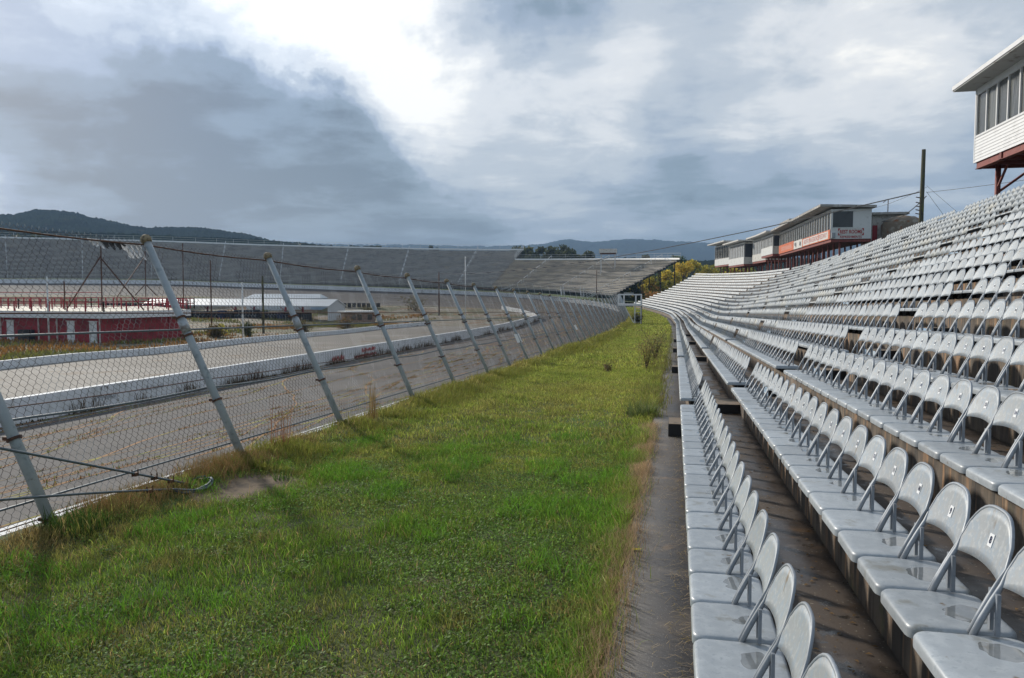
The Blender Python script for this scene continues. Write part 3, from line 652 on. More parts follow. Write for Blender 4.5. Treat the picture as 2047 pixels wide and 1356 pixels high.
for k, y in enumerate(fy):
    jt = random.uniform(-.02, .02)
    a, b = fpt(y, -.06), fpt(y, 1.0); b[0] += jt; b[1] += random.uniform(-.08, .08)
    m = MB(); 
    r0 = .057
    m.tube([a, a + (b - a) * .5, b], [r0, r0 * .97, r0 * .92], 14 if k < 10 else 8)
    po = m.build('post', 'postpaint', fence, True)
    m = MB(); ax = (b - a) / np.linalg.norm(b - a)
    if k < 14:
        m.tube([b - ax * .02, b + ax * .03, b + ax * .075, b + ax * .10], [.072, .080, .062, .02], 12); m.build('post_cap', 'knob', po, True)
        m = MB(); m.tube([a + (b - a) * .612, a + (b - a) * .663], .068, 12); m.build('sleeve', 'postband', po, True)
        for tt in (.60, .675, .325, .088):
            m = MB(); m.tube([a + (b - a) * (tt - .004), a + (b - a) * (tt + .004)], .074, 10); q = a + (b - a) * tt; m.box(q + np.array([-.12, -.025, -.018]), q + np.array([-.04, .025, .018])); m.build('clamp', 'rust', po)
ysf = np.r_[np.arange(-1, 60, .62), np.arange(60, 153, 1.9)]
for t, r, mt, sag in ((.985, .012, 'rust', .02), (.675, .009, 'rust', .0), (.60, .0145, 'cable', .0), (.338, .0145, 'cable', .02), (.375, .007, 'rust', .01), (.09, .013, 'cable', .0), (.035, .007, 'rust', 0)):
    m = MB(); ph = np.interp(ysf, fy, np.arange(len(fy))) % 1
    P = fpts(ysf, t - sag * np.sin(np.pi * ph) * .5, -.095); m.tube(P, r, 5); m.build('cable', mt, fence, True)
# chain link: every picket a zig-zag wire with short straight locks, built as three-sided prisms
def link_mesh(name, y0, y1, dw, rad, lock, parent):
    yk = np.arange(y0, y1, dw); nrow = int(3.54 / (dw * 1.07)); tt = []
    Pk = []
    for r_ in range(nrow + 1):
        tc_ = r_ / nrow
        for e in (-lock, lock): Pk.append((tc_ + e, r_ % 2))
    Pk = np.array(Pk); K = len(Pk)
    t = np.clip(Pk[:, 0], 0, 1.0)
    yy = yk[:, None] + (Pk[None, :, 1] - .5) * (dw * .5) * 1.06 * 2 * .5 * 1.0
    # neighbours mirror, so the wires meet
    par = (np.arange(len(yk)) % 2)[:, None]
    yy = yk[:, None] + np.where((Pk[None, :, 1] + par) % 2 > .5, .5, -.5) * dw
    wob = .03 * np.sin(yk[:, None] * .9 + t[None] * 4) * np.sin(np.pi * t[None]) ** 1
    P = fpts(yy, np.broadcast_to(t, yy.shape), -.11 + wob * .5)
    P[..., 2] += rng.normal(0, .0022, yy.shape); P[..., 0] += np.where((Pk[None, :, 1]) > .5, .004, -.004)
    n = len(yk); off = np.array([(rad, 0, 0), (-rad * .5, rad * .87, 0), (-rad * .5, -rad * .87, 0)])
    V = (P[:, :, None, :] + off[None, None]).reshape(-1, 3)
    idx = np.arange(n * K * 3).reshape(n, K, 3); F = []
    for a in range(3):
        b = (a + 1) % 3; F.append(np.stack([idx[:, :-1, a], idx[:, :-1, b], idx[:, 1:, b], idx[:, 1:, a]], -1).reshape(-1, 4))
    return mesh_np(name, V, np.concatenate(F), 'wire', parent=parent)
link_mesh('chain_link_mesh', -1.0, 152.0, .054, .0030, .0022, fence)
# barbs of the top selvage
m = MB()
for y in np.arange(2, 30, .108): p = fpt(y, 1.0, -.11); m.tube([p - np.array([0, .012, .03]), p + np.array([0, .0, .022]), p + np.array([0, .016, -.01])], .0026, 3, caps=False)
m.build('selvage_barbs', 'postband', fence)['kind'] = 'stuff'
# torn plastic caught near the top of the second post
m = MB()
for k in range(26):
    t = k / 25; y = 9.05 + t * 1.0; h = .05 + .07 * abs(math.sin(k * 1.9)) + (.10 if t > .65 else 0)
    p0 = fpt(y, .985, -.13); p1 = fpt(y + .05, .985 - h / 3.2, -.15 + .04 * math.sin(k * 2.2)); m.add([p0, fpt(y + .07, .985, -.13), p1 + np.array([0, .06, .02 * math.sin(k)]), p1], [(0, 1, 2, 3)], 1 if .18 < t < .62 else 0)
o = m.build('torn_plastic', ['film', 'blackfilm']); tag(o, 'torn white and black plastic caught on the top wire beside a post', 'litter')
# two small white plates on the mesh
for y, t, hh, lab in ((32.1, .335, .36, 'white metal sheet wired flat to the fence mesh, the nearer of two'), (52.2, .36, .32, 'small white sheet wired to the fence mesh farther down the straight')):
    m = MB(); P = [fpt(y, t - hh / 6.5, .02), fpt(y + 1.05, t - hh / 6.5, .02), fpt(y + 1.05, t + hh / 6.5, .02), fpt(y, t + hh / 6.5, .02)]
    Q = [p + np.array([.012, 0, 0]) for p in P]; m.add(P + Q, [(0, 3, 2, 1), (4, 5, 6, 7), (0, 1, 5, 4), (1, 2, 6, 5), (2, 3, 7, 6), (3, 0, 4, 7)])
    tag(m.build('fence_sheet', 'white'), lab, 'sheet')
# anchored cables with clips, and the coil of cable lying at their end
anc = np.array([-5.72, 8.5, -2.46])
cab = empty('anchor_cable', 'two slack steel guy cables with clips running to a coil on the ground', 'cable', tuple(anc))
def local(P): return [tuple(np.array(p) - anc) for p in P]
e1 = anc + (np.array([-6.02, 5.93, -1.463]) - anc) * 1.8; e2 = anc + (np.array([-6.02, 5.93, -1.945]) - anc) * 1.8
m = MB(); P1 = [anc + (e1 - anc) * t + np.array([0, 0, .04 * (1 - t)]) for t in np.linspace(0, 1, 12)]; m.tube(local(P1), .013, 6); m.build('strand', 'cable', cab, True)
m = MB(); P2 = [anc + (e2 - anc) * t + np.array([.03, -.05 * (1 - t), .02 + .02 * math.sin(t * 5)]) for t in np.linspace(0, 1, 12)]; m.tube(local(P2), .013, 6); m.build('strand', 'cable', cab, True)
for PP, ts in ((P1, (.05, .10, .155, .215)), (P2, (.10, .17))):
    for t in ts:
        q = np.array([np.interp(t, np.linspace(0, 1, 12), [p[i] for p in PP]) for i in range(3)]); m = MB(); q = q - anc
        m.box(q + (-.022, -.02, -.028), q + (.022, .02, .012)); m.tube([q + (-.015, -.03, -.03), q + (-.015, -.03, .05)], .007, 5); m.tube([q + (.015, .03, -.03), q + (.015, .03, .05)], .007, 5); m.build('cable_clip', 'rust', cab)
m = MB()
for k in range(9):
    P = []
    for a in np.linspace(0, 5.8, 22):
        rr = .16 + .012 * k; P.append((.02 + rr * 1.25 * math.cos(a + k) * .6, -.18 + rr * math.sin(a + k) * 1.3, .0 + .012 * k + .03 * math.sin(a * 2 + k)))
    m.tube(P, .012, 5)
for k in range(8): m.tube([(random.uniform(-.1, .15), random.uniform(-.45, .1), random.uniform(0, .08)) for _ in range(5)], .011, 5)
for k in range(7): m.tube([(.05, -.2, .03), (.12 + .04 * k, -.42 + .03 * k, .0), (.16 + .05 * k, -.62 + .04 * k, -.02)], .010, 5)
m.build('coil', 'cable', cab, True)
m = MB(); m.tube([(0, .05, -.2), (0, .05, .12)], .03, 8); m.build('anchor_stake', 'rust', cab)

# ---------------------------------------------------------------- vegetation made of blades
def blades(name, P, H, Wd, lean, col, mt, label, cat, tipcol=None, kind='stuff', ang=None, parent=None):
    n = len(P); ang = rng.uniform(0, 2 * np.pi, n) if ang is None else ang; la = rng.uniform(0, 2 * np.pi, n)
    w = np.stack([np.cos(ang), np.sin(ang), 0 * ang], 1) * (Wd / 2)[:, None]; l = np.stack([np.cos(la), np.sin(la), 0 * la], 1)
    up = np.array([0, 0, 1.0]); Ln = (lean * H)[:, None]; h = H[:, None]
    b = P; mid = P + l * Ln * .35 + up * h * .55; tip = P + l * Ln + up * h * np.sqrt(np.clip(1 - lean ** 2 * .6, .15, 1))[:, None]
    V = np.stack([b - w, b + w, mid + w * .8, mid - w * .8, tip], 1).reshape(-1, 3); i = np.arange(n)[:, None] * 5
    F4 = (i + np.array([[0, 1, 2, 3]])); F3 = (i + np.array([[3, 2, 4]]))
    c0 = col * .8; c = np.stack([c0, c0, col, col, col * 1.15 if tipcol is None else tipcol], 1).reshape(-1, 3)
    o = mesh_np(name, V, [F4, F3], mt, col=c, parent=parent); 
    if label: tag(o, label, cat, kind=kind)
    return o
def vnoise(x, y, sc, seed=0):
    r_ = np.random.default_rng(seed); gsz = 64; Gd = r_.random((gsz, gsz)); u = x / sc + 1000; v_ = y / sc + 1000
    i, j = np.floor(u).astype(int), np.floor(v_).astype(int); fu, fv = u - i, v_ - j; fu = fu * fu * (3 - 2 * fu); fv = fv * fv * (3 - 2 * fv)
    g_ = lambda a, b: Gd[a % gsz, b % gsz]
    return (g_(i, j) * (1 - fu) + g_(i + 1, j) * fu) * (1 - fv) + (g_(i, j + 1) * (1 - fu) + g_(i + 1, j + 1) * fu) * fv
def strip_pts(n, ya, yb, ta=0., tb=1., pw=1.0):
    y = ya + (yb - ya) * rng.random(n) ** pw; t = rng.uniform(ta, tb, n); fx = FX(y); cx = Cx(y) - .5; x = fx + .34 + (cx - fx - .34) * t
    return np.stack([x, y, gz(x, y) - .01], 1), t
def keep_off_dirt(P):
    return ((P[:, 0] + 5.15) / (.50 + .12 * np.sin(P[:, 1] * 5))) ** 2 + ((P[:, 1] - 8.75) / (.70 + .13 * np.sin(P[:, 0] * 6))) ** 2 > rng.uniform(.35, 1.25, len(P))
def grass_colour(P, t):
    n_ = len(P); a = vnoise(P[:, 0], P[:, 1], 1.1, 3); b = vnoise(P[:, 0], P[:, 1], .35, 5); c = vnoise(P[:, 0], P[:, 1], 2.7, 8)
    lush = np.array([.125, .245, .022]); mid = np.array([.225, .31, .04]); dry = np.array([.33, .27, .09]); olive = np.array([.185, .190, .042])
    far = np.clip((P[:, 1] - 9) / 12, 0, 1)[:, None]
    k = np.clip((a - .35) * 2.2, 0, 1)[:, None]; C = lush * (1 - k) + mid * k
    k = np.clip((b * .6 + c * .6 - .62) * 3.6, 0, 1)[:, None]; C = C * (1 - k * .85) + olive * k * .85
    k = (rng.random(n_) < .10 + .14 * np.clip(c - .4, 0, 1))[:, None]; C = np.where(k, dry * rng.uniform(.7, 1.15, (n_, 1)), C)
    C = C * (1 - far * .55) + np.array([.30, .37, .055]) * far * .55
    e = np.clip(1 - t * 7, 0, 1)[:, None]; C = C * (1 - e * .6) + np.array([.30, .24, .08]) * e * .6
    return np.minimum(C * c_([1.36, 1.14, 1.6]) * np.exp(rng.normal(-.02, .40, (n_, 1))), .8)
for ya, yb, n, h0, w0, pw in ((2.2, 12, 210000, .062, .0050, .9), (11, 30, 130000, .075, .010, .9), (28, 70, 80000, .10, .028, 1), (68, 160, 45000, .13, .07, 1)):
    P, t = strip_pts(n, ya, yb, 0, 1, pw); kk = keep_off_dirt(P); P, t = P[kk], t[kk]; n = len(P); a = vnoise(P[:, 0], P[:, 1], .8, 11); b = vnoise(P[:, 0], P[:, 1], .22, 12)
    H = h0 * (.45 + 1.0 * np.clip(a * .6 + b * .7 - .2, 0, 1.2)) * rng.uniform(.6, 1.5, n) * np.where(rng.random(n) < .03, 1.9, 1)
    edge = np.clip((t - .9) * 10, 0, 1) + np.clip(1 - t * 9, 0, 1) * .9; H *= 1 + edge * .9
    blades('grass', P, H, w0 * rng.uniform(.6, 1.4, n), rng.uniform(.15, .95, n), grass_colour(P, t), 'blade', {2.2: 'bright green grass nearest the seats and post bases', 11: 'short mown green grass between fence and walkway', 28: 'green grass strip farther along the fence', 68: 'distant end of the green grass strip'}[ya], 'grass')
P, t = strip_pts(60000, 2.4, 13, .02, .98, .8); a = vnoise(P[:, 0], P[:, 1], .55, 51); k = (a + .10 * (vnoise(P[:, 0], P[:, 1], .15, 52) - .5) > .66) & keep_off_dirt(P); P, t = P[k], t[k]; n = len(P)
blades('long_grass', P, .13 * rng.uniform(.4, 1.4, n), .0065 * rng.uniform(.6, 1.3, n), rng.uniform(.3, 1.0, n), c_([.14, .30, .03]) * rng.uniform(.7, 1.5, (n, 1)), 'blade', 'clumps of longer bright green blades in the nearest grass', 'grass')
# clover and broad leaves near by
n = 150000; P, t = strip_pts(n, 2.2, 15, .0, .97, .9); a = vnoise(P[:, 0], P[:, 1], .9, 21); b = vnoise(P[:, 0], P[:, 1], .3, 22)
k = ((a * .65 + b * .45 + .12 * np.clip(7.5 - P[:, 1], 0, 4) / 4) > .50) & keep_off_dirt(P) & (rng.random(n) < np.clip((14.5 - P[:, 1]) / 5, 0, 1) ** 1.3); P = P[k]; n = len(P); P[:, 2] += rng.uniform(.015, .065, n)
r_ = rng.uniform(.005, .011, n); th = rng.uniform(0, 6.28, n); tl = rng.uniform(-.6, .6, (n, 2))
def ring(kk, m_=6): aa = th + kk * 2 * np.pi / m_; dx_ = np.cos(aa) * r_; dy_ = np.sin(aa) * r_; return P + np.stack([dx_, dy_, dx_ * tl[:, 0] + dy_ * tl[:, 1]], 1)
V = np.stack([ring(q) for q in range(6)], 1).reshape(-1, 3); i = np.arange(n)[:, None] * 6
C = np.array([.16, .27, .045]) * np.exp(rng.normal(0, .4, (n, 1))); C[rng.random(n) < .05] = (.16, .15, .04)
tag(mesh_np('clover_leaves', V, i + np.array([[0, 1, 2, 3, 4, 5]]), 'blade', col=np.repeat(C, 6, 0)), 'dark green clover patches among the nearest grass', 'clover', kind='stuff')
kk = CRK[(CRK[:, 1] > 4) & (CRK[:, 1] < 60)]; kk = kk[rng.integers(0, len(kk), 26000)] + rng.normal(0, 1, (26000, 3)) * c_([.05, .35, 0]); kk = kk[vnoise(kk[:, 0], kk[:, 1], 1.3, 81) > .45]; n = len(kk)
blades('crack_tufts', kk, .055 * rng.uniform(.4, 1.6, n), .02 * rng.uniform(.5, 1.3, n), rng.uniform(.2, 1, n), np.where(rng.random((n, 1)) < .35, c_([.20, .23, .04]), c_([.30, .16, .07])) * rng.uniform(.6, 1.4, (n, 1)), 'straw', 'tiny brown and green tufts sprouting from the track cracks', 'weeds')
# longer weeds along the foot of the fence
def edge_weeds(n, ya, yb, off, spread, h, colA, colB, w0, label, cat, clump=.5, seed=31, thr=.4, pw=1.0, side='fence', mt='straw', lean=.8):
    y = ya + (yb - ya) * rng.random(n) ** pw; o_ = rng.normal(off, spread, n)
    a = vnoise(y, o_ * 0, clump, seed); b = vnoise(y, o_, clump * .35, seed + 1); kk = (a * .7 + b * .4) > thr; y, o_, a = y[kk], o_[kk], a[kk]; n = len(y)
    x = (FX(y) + .32 + o_) if side == 'fence' else (Cx(y) - .47 + o_)
    z = np.where(x > Cx(y) - .47, walk_z(y) + .004, gz(x, y)) - .01
    P = np.stack([x, y, z], 1); H = h * rng.uniform(.4, 1.25, n) * (.5 + a); mixc = rng.random((n, 1)); C = (colA * mixc + colB * (1 - mixc)) * rng.uniform(.6, 1.3, (n, 1))
    return blades(label.split('|')[0], P, H, w0 * rng.uniform(.6, 1.4, n), rng.uniform(.2, lean, n), C, mt, label.split('|')[1], cat)
edge_weeds(9000, 6.9, 11.5, .16, .20, .17, c_([.44, .24, .12]), c_([.22, .21, .06]), .0046, 'dry_weeds|reddish brown dry weeds tangled at the foot of the first posts', 'weeds', .7, 31, .5, .9)
edge_weeds(38000, 9.5, 40, .42, .34, .17, c_([.32, .28, .07]), c_([.20, .26, .04]), .008, 'long_grass|olive rough grass heaped along the bottom of the fence', 'grass', .9, 35, .42, 1.4, mt='blade')
edge_weeds(24000, 38, 150, .6, .5, .26, c_([.32, .28, .07]), c_([.22, .26, .04]), .03, 'long_fence_grass|rough olive grass along the far length of the fence', 'grass', 2, 37, .38, 1.0, mt='blade')
edge_weeds(15000, 3, 14, -.05, .08, .11, c_([.66, .46, .29]), c_([.50, .36, .20]), .0030, 'straw_fringe|pinkish dry grass fringe along the walkway edge', 'weeds', .5, 41, .33, .8, side='walk')
edge_weeds(12000, 3, 22, -.14, .11, .12, c_([.20, .30, .05]), c_([.28, .33, .08]), .0042, 'walkway_grass|green tufts leaning over the walkway edge', 'grass', .6, 45, .42, .9, side='walk', mt='blade')
edge_weeds(9000, 14, 80, -.15, .18, .22, c_([.22, .28, .05]), c_([.34, .26, .11]), .013, 'verge_weeds|mixed weeds along the far walkway edge', 'weeds', 1.4, 47, .46, 1.2, side='walk')
# short litter of dry stalks lying on the walkway
n = 1500; y = 3 + 12 * rng.random(n) ** 1.1; kx = np.where(rng.random(n) < .62, rng.normal(.44, .09, n), rng.uniform(-.02, .5, n)); x = Cx(y) - .47 + kx; ok = (x < Cx(y) + .14); x, y = x[ok], y[ok]; n = len(x)
an = rng.normal(-.35, .75, n); ln = rng.uniform(.03, .13, n) * np.where(rng.random(n) < .12, 1.8, 1); D_ = np.stack([np.cos(an), np.sin(an), 0 * an], 1); N_ = np.stack([-D_[:, 1], D_[:, 0], 0 * an], 1) * .0013
P0 = np.stack([x, y, walk_z(y) + .008], 1); P2 = P0 + D_ * ln[:, None]; P2[:, 2] = walk_z(P2[:, 1]) + .010; P1 = (P0 + P2) / 2 + np.stack([0 * an, 0 * an, rng.uniform(0, .03, n)], 1)
V = np.stack([P0 - N_, P0 + N_, P1 + N_, P1 - N_, P2], 1).reshape(-1, 3); i = np.arange(n)[:, None] * 5
C = c_([.55, .42, .25]) * rng.uniform(.5, 1.3, (n, 1)); C[rng.random(n) < .3] = (.36, .28, .08)
tag(mesh_np('fallen_stalks', V, [i + c_([[0, 1, 2, 3]]), i + c_([[3, 2, 4]])], 'straw', col=np.repeat(C, 5, 0)), 'straw-coloured dry stalks scattered on the concrete walkway', 'litter', kind='stuff')
n = 700; y = 2.5 + 16 * rng.random(n) ** 1.3; i_ = rng.integers(0, 3, n); x = Cx(y) + PITCH * i_ + rng.uniform(.5, .9, n); z = np.array([tier_z(int(a), b) for a, b in zip(i_, y)]) + .004; r_ = rng.uniform(.006, .02, n); th = rng.uniform(0, 6.28, n)
P = np.stack([x, y, z], 1); ee = rng.uniform(.4, .8, n)
V = np.stack([P + np.stack([np.cos(th + q) * r_ * (1 if k % 2 == 0 else .45), np.sin(th + q) * r_ * (1 if k % 2 == 0 else .45), .006 * (k % 2) + 0 * th], 1) for k, q in enumerate((0, 1.57, 3.14, 4.71))], 1).reshape(-1, 3)
C = c_([.30, .19, .09]) * rng.uniform(.4, 1.2, (n, 1))
tag(mesh_np('fallen_leaves', V, np.arange(n)[:, None] * 4 + c_([[0, 1, 2, 3]]), 'straw', col=np.repeat(C, 4, 0)), 'small brown fallen leaves on the wet tiers under the seats', 'leaves', kind='stuff')
a = np.linspace(0, 6.283, 40, endpoint=False); rr_ = np.linspace(.02, 1, 10)[:, None]; DX = -5.15 + rr_ * np.cos(a) * (.62 + .1 * np.sin(a * 5)); DY = 8.75 + rr_ * np.sin(a) * (.85 + .12 * np.sin(a * 3 + 1)); DZ = gz(DX, DY) + .012 - .02 * (rr_ > .95)
i = np.arange(400).reshape(10, 40); F = np.stack([i[:-1], np.roll(i[:-1], -1, 1), np.roll(i[1:], -1, 1), i[1:]], -1).reshape(-1, 4)
mesh_np('dirt_ground', np.stack([DX, DY, DZ], -1).reshape(-1, 3), F, 'dirt')['kind'] = 'structure'
# one yellow leaf on the walkway
y = 6.6; x = -.30; m = MB(); zz = float(walk_z(y)) + .01
m.add([(x - .045, y, zz), (x - .02, y + .022, zz + .008), (x + .02, y + .018, zz + .004), (x + .05, y + .002, zz + .01), (x + .02, y - .018, zz + .006), (x - .02, y - .02, zz + .002)], [(0, 1, 2, 3, 4, 5)]); tag(m.build('yellow_leaf', 'yellow'), 'single curled yellow leaf lying on the dark walkway', 'leaf')
# plants that stand on their own
def tuft(name, x, y, h, n, spread, colA, colB, w0, label, cat, lean=.35, z=None, mt='straw'):
    zz = (gz(np.array([x]), np.array([y]))[0] if z is None else z); a = rng.uniform(0, 6.28, n); r_ = spread * np.sqrt(rng.random(n)) * .35
    P = np.stack([r_ * np.cos(a), r_ * np.sin(a), 0 * a - .01], 1); mixc = rng.random((n, 1)); C = (colA * mixc + colB * (1 - mixc)) * rng.uniform(.6, 1.3, (n, 1))
    o = blades(name, P, h * rng.uniform(.35, 1.05, n), w0 * rng.uniform(.6, 1.3, n), rng.uniform(.03, lean, n), C, mt, None, None); o.location = (x, y, zz); tag(o, label, cat); return o
tuft('tall_weed', -5.85, 10.75, .85, 40, .40, c_([.42, .16, .09]), c_([.36, .22, .10]), .007, 'tall reddish dry grass stalks between the second and third posts', 'weed', .32)
tuft('tall_weed', -5.75, 14.2, 1.0, 44, .30, c_([.45, .30, .11]), c_([.34, .22, .09]), .008, 'tall straw-coloured grass stalks just past the third post', 'weed', .16)
tuft('leafy_weed', -4.95, 9.15, .24, 34, .3, c_([.08, .17, .03]), c_([.12, .19, .05]), .012, 'green broad-bladed tuft on the bare dirt beside the cable coil', 'weed', .8, mt='blade')
tuft('leafy_weed', -5.75, 6.5, .26, 260, .9, c_([.05, .11, .02]), c_([.09, .14, .03]), .012, 'dark green leafy weeds around the foot of the nearest whole post', 'weed', .9, mt='blade')
tuft('grass_clump', -.62, 15.6, .42, 320, .9, c_([.10, .17, .03]), c_([.20, .22, .10]), .010, 'large green grass clump arching over the walkway by the first step block', 'grass clump', .95, mt='blade')
def shrub(name, x, y, h, wd, n, colA, colB, label, cat, z=None, leaf=.02, stems=10):
    zz = float(gz(np.array([x]), np.array([y]))[0]) if z is None else z; e = empty(name, label, cat, (x, y, zz)); m = MB(); tips = []
    for k in range(stems):
        a = random.uniform(0, 6.28); r_ = random.uniform(.2, 1) * wd / 2; t = [(0, 0, 0), (math.cos(a) * r_ * .35, math.sin(a) * r_ * .35, h * random.uniform(.35, .6)), (math.cos(a) * r_, math.sin(a) * r_, h * random.uniform(.6, 1.05))]
        m.tube(t, [.012 * h, .008 * h, .003 * h], 4, caps=False); tips.append(t)
    m.build('stem', 'bark', e); V = []
    for k in range(n):
        t = random.choice(tips); u = random.random() ** .7; a_, b_ = (t[0], t[1]) if u < .5 else (t[1], t[2]); f = (u % .5) * 2
        V.append([a_[i] * (1 - f) + b_[i] * f + random.gauss(0, wd * .09) for i in range(3)])
    P = np.array(V); n = len(P); P[:, 2] = np.abs(P[:, 2]); A = rng.normal(0, leaf, (n, 3)); B = rng.normal(0, leaf, (n, 3)); mixc = rng.random((n, 1)); C = (colA * mixc + colB * (1 - mixc)) * rng.uniform(.5, 1.4, (n, 1))
    V = np.stack([P - A, P - B * .5, P + A, P + B * .5], 1).reshape(-1, 3); mesh_np('foliage', V, np.arange(n)[:, None] * 4 + c_([[0, 1, 2, 3]]), 'leafy', parent=e, col=np.repeat(C, 4, 0)); return e
shrub('bush', -1.0, 28.5, 1.25, 1.5, 1900, c_([.22, .26, .07]), c_([.34, .20, .09]), 'leggy brown-green bush at the walkway edge by the second step block', 'bush', leaf=.016)
shrub('bush', -.8, 33.5, 1.5, 1.5, 1900, c_([.20, .25, .07]), c_([.27, .20, .10]), 'taller bush just behind the leggy one, leaning over the walkway', 'bush', leaf=.018)
shrub('fallen_weed', -2.3, 27.5, .35, .55, 350, c_([.22, .15, .07]), c_([.18, .15, .07]), 'dark dry seed head lying on the grass left of the bush', 'weed', leaf=.02)
shrub('bush', -4.5, 94.8, 1.3, 2.0, 1500, c_([.10, .085, .03]), c_([.06, .07, .025]), 'dark brown thicket around the foot of the white platform', 'bush', leaf=.05)

# ---------------------------------------------------------------- flag stand platform at the far end of the grass
pf = empty('platform_stand', 'white steel flag platform with ladder rising over the far fence', 'platform', (-4.0, 94.0, float(fence_gz(94)) + .05))
h0 = -1.83 - pf.location.z
m = MB(); m.box((-2.75, -.1, h0 - .16), (.12, 1.2, h0 + .06)); m.build('deck', 'whiteclean', pf)
for x in (-2.65, -2.0, -.6, .04):
    m = MB(); m.box((x - .085, -.08, h0 + .065), (x + .085, .04, h0 + 1.08)); m.build('post', 'whiteclean', pf)
m = MB(); m.box((-2.75, -.085, h0 + 1.083), (.12, .05, h0 + 1.24)); m.build('top_rail', 'whiteclean', pf)
for x in (-.72, .02):
    m = MB(); m.box((x - .075, .3, -.2), (x + .075, .4, h0 - .165)); m.build('leg', 'whiteclean', pf)
m = MB(); m.tube([(-2.0, .35, h0 - .17), (-.82, .35, .15)], .06, 6); m.build('brace', 'white', pf)
for k in range(6): m = MB(); m.box((-.665, .32, .25 + .38 * k), (-.035, .36, .29 + .38 * k)); m.build('rung', 'white', pf)
m = MB()
for k in range(9): m.box((-2.0 + k * .13, .0, h0 + 1.243), (-1.95 + k * .13, .04, h0 + 1.42))
m.build('flag_holder', 'white', pf)
m = MB(); m.tube([(.1, .3, 0), (.12, .3, 5.1)], .035, 6); m.build('mast', 'rust', pf)

# ---------------------------------------------------------------- infield walls
def zi(x, y): return float(infz(np.array([x]), np.array([y]))[0])
def wall_path(name, P, h, th, label, capm=None):
    m = MB()
    for a, b in zip(P[:-1], P[1:]):
        a, b = np.array(a, float), np.array(b, float); d = (b - a)[:2]; d /= np.linalg.norm(d); n_ = np.array([d[1], -d[0]]) * th / 2; q = []
        for p in (a, b): q += [(*(p[:2] - n_), p[2] - .2), (*(p[:2] + n_), p[2] - .2), (*(p[:2] + n_), p[2] + h), (*(p[:2] - n_), p[2] + h)]
        m.add(q, [(0, 3, 7, 4), (3, 2, 6, 7), (2, 1, 5, 6)])
    m.add(q[:4], [(0, 1, 2, 3)]) if False else None
    a = m.v[0][:4]; b = m.v[-1][4:]; m.add(a, [(0, 1, 2, 3)]); m.add(b, [(3, 2, 1, 0)])
    return tag(m.build(name, 'whitewall'), label, 'wall')
pwz = lambda y: float(np.interp(y, INNP[:90, 1], INNP[:90, 2])) - .0
PW = [(-23.45, y, pwz(y)) for y in np.arange(-14, 137, 3.0)]
pit_wall = wall_path('pit_wall', PW, .95, .32, 'long low white concrete pit wall with dark mould and red scrawls')
wall_path('infield_wall', [(-41.9, y, zi(-41.9, y)) for y in np.arange(-12, 96, 4.0)] + [(-41.2, 104, zi(-41, 104)), (-39.6, 112, zi(-39.6, 112)), (-38.5, 120, zi(-38.5, 120))], .55, .3, 'low spotted white wall on the infield side of pit road')
wall_path('turn_wall', [(-23.6, 136.5, -5.3), (-26, 143, -5.15), (-30, 152, -4.75), (-36, 162, -4.3)], .75, .3, 'short white wall curving into the turn beyond the pit wall')
# graffiti: loose strokes of red paint, letters no longer readable
def scrawl(y0, z0, w, h, n, mt, th=.028, seed=1):
    r_ = random.Random(seed); m = MB(); x = -23.45 + .16 + .006; y = y0
    while y < y0 + w:
        lw = r_.uniform(.10, .2) * h / .3; P = [(x, y + r_.uniform(0, lw * .6), z0 + r_.uniform(0, h)) for _ in range(4)]; P = [(x, y, z0 + r_.uniform(0, .2) * h), (x, y + lw * .3, z0 + h * r_.uniform(.7, 1)), (x, y + lw * .6, z0 + h * r_.uniform(.1, .5)), (x, y + lw, z0 + h * r_.uniform(.4, 1)), (x, y + lw * 1.1, z0)]
        for a, b in zip(P[:-1], P[1:]):
            d = np.array([b[1] - a[1], b[2] - a[2]]); l = np.linalg.norm(d) + 1e-6; nn = np.array([-d[1], d[0]]) / l * th
            m.add([(a[0] + len(m.f) * 1e-5, a[1] - nn[0], a[2] - nn[1]), (a[0] + len(m.f) * 1e-5, a[1] + nn[0], a[2] + nn[1]), (b[0] + len(m.f) * 1e-5, b[1] + nn[0], b[2] + nn[1]), (b[0] + len(m.f) * 1e-5, b[1] - nn[0], b[2] - nn[1])], [(0, 1, 2, 3)])
        y += lw * 1.25
    o = m.build('red_scrawl' if mt == 'signred' else 'grey_scrawl', mt, pit_wall); return o
scrawl(55.6, pwz(57) + .46, 2.6, .34, 6, 'signred', .035, 3); scrawl(54.2, pwz(56) + .08, 4.2, .28, 8, 'signred', .032, 5); scrawl(50.3, pwz(51) + .12, 2.0, .42, 8, 'signred', .04, 8)
scrawl(30.5, pwz(31) + .38, 1.6, .26, 6, 'shutter', .012, 11); scrawl(27.6, pwz(28) + .3, 1.3, .3, 6, 'shutter', .014, 13)
# weeds along the foot of the pit wall
def line_weeds(name, xs, y0, y1, n, h, colA, colB, label, thr=.5, seed=60, w0=.03, spread=.12, cl=1.6):
    y = rng.uniform(y0, y1, n); a = vnoise(y, 0 * y, cl, seed); k = a > thr; y = y[k]; a = a[k]; n = len(y); x = xs + rng.normal(0, spread, n); z = np.interp(y, INNP[:90, 1], INNP[:90, 2]) + .0 if xs > -30 else infz(x, y)
    mixc = rng.random((n, 1)); C = (colA * mixc + colB * (1 - mixc)) * rng.uniform(.6, 1.3, (n, 1))
    blades(name, np.stack([x, y, z], 1), h * rng.uniform(.3, 1.2, n) * (a + .3), w0 * rng.uniform(.5, 1.3, n), rng.uniform(.1, .5, n), C, 'straw', label, 'weeds')
line_weeds('pit_wall_weeds', -23.1, 24, 135, 3600, .62, c_([.12, .06, .035]), c_([.13, .10, .04]), 'thin brown weeds growing up against the pit wall', .5, 61)
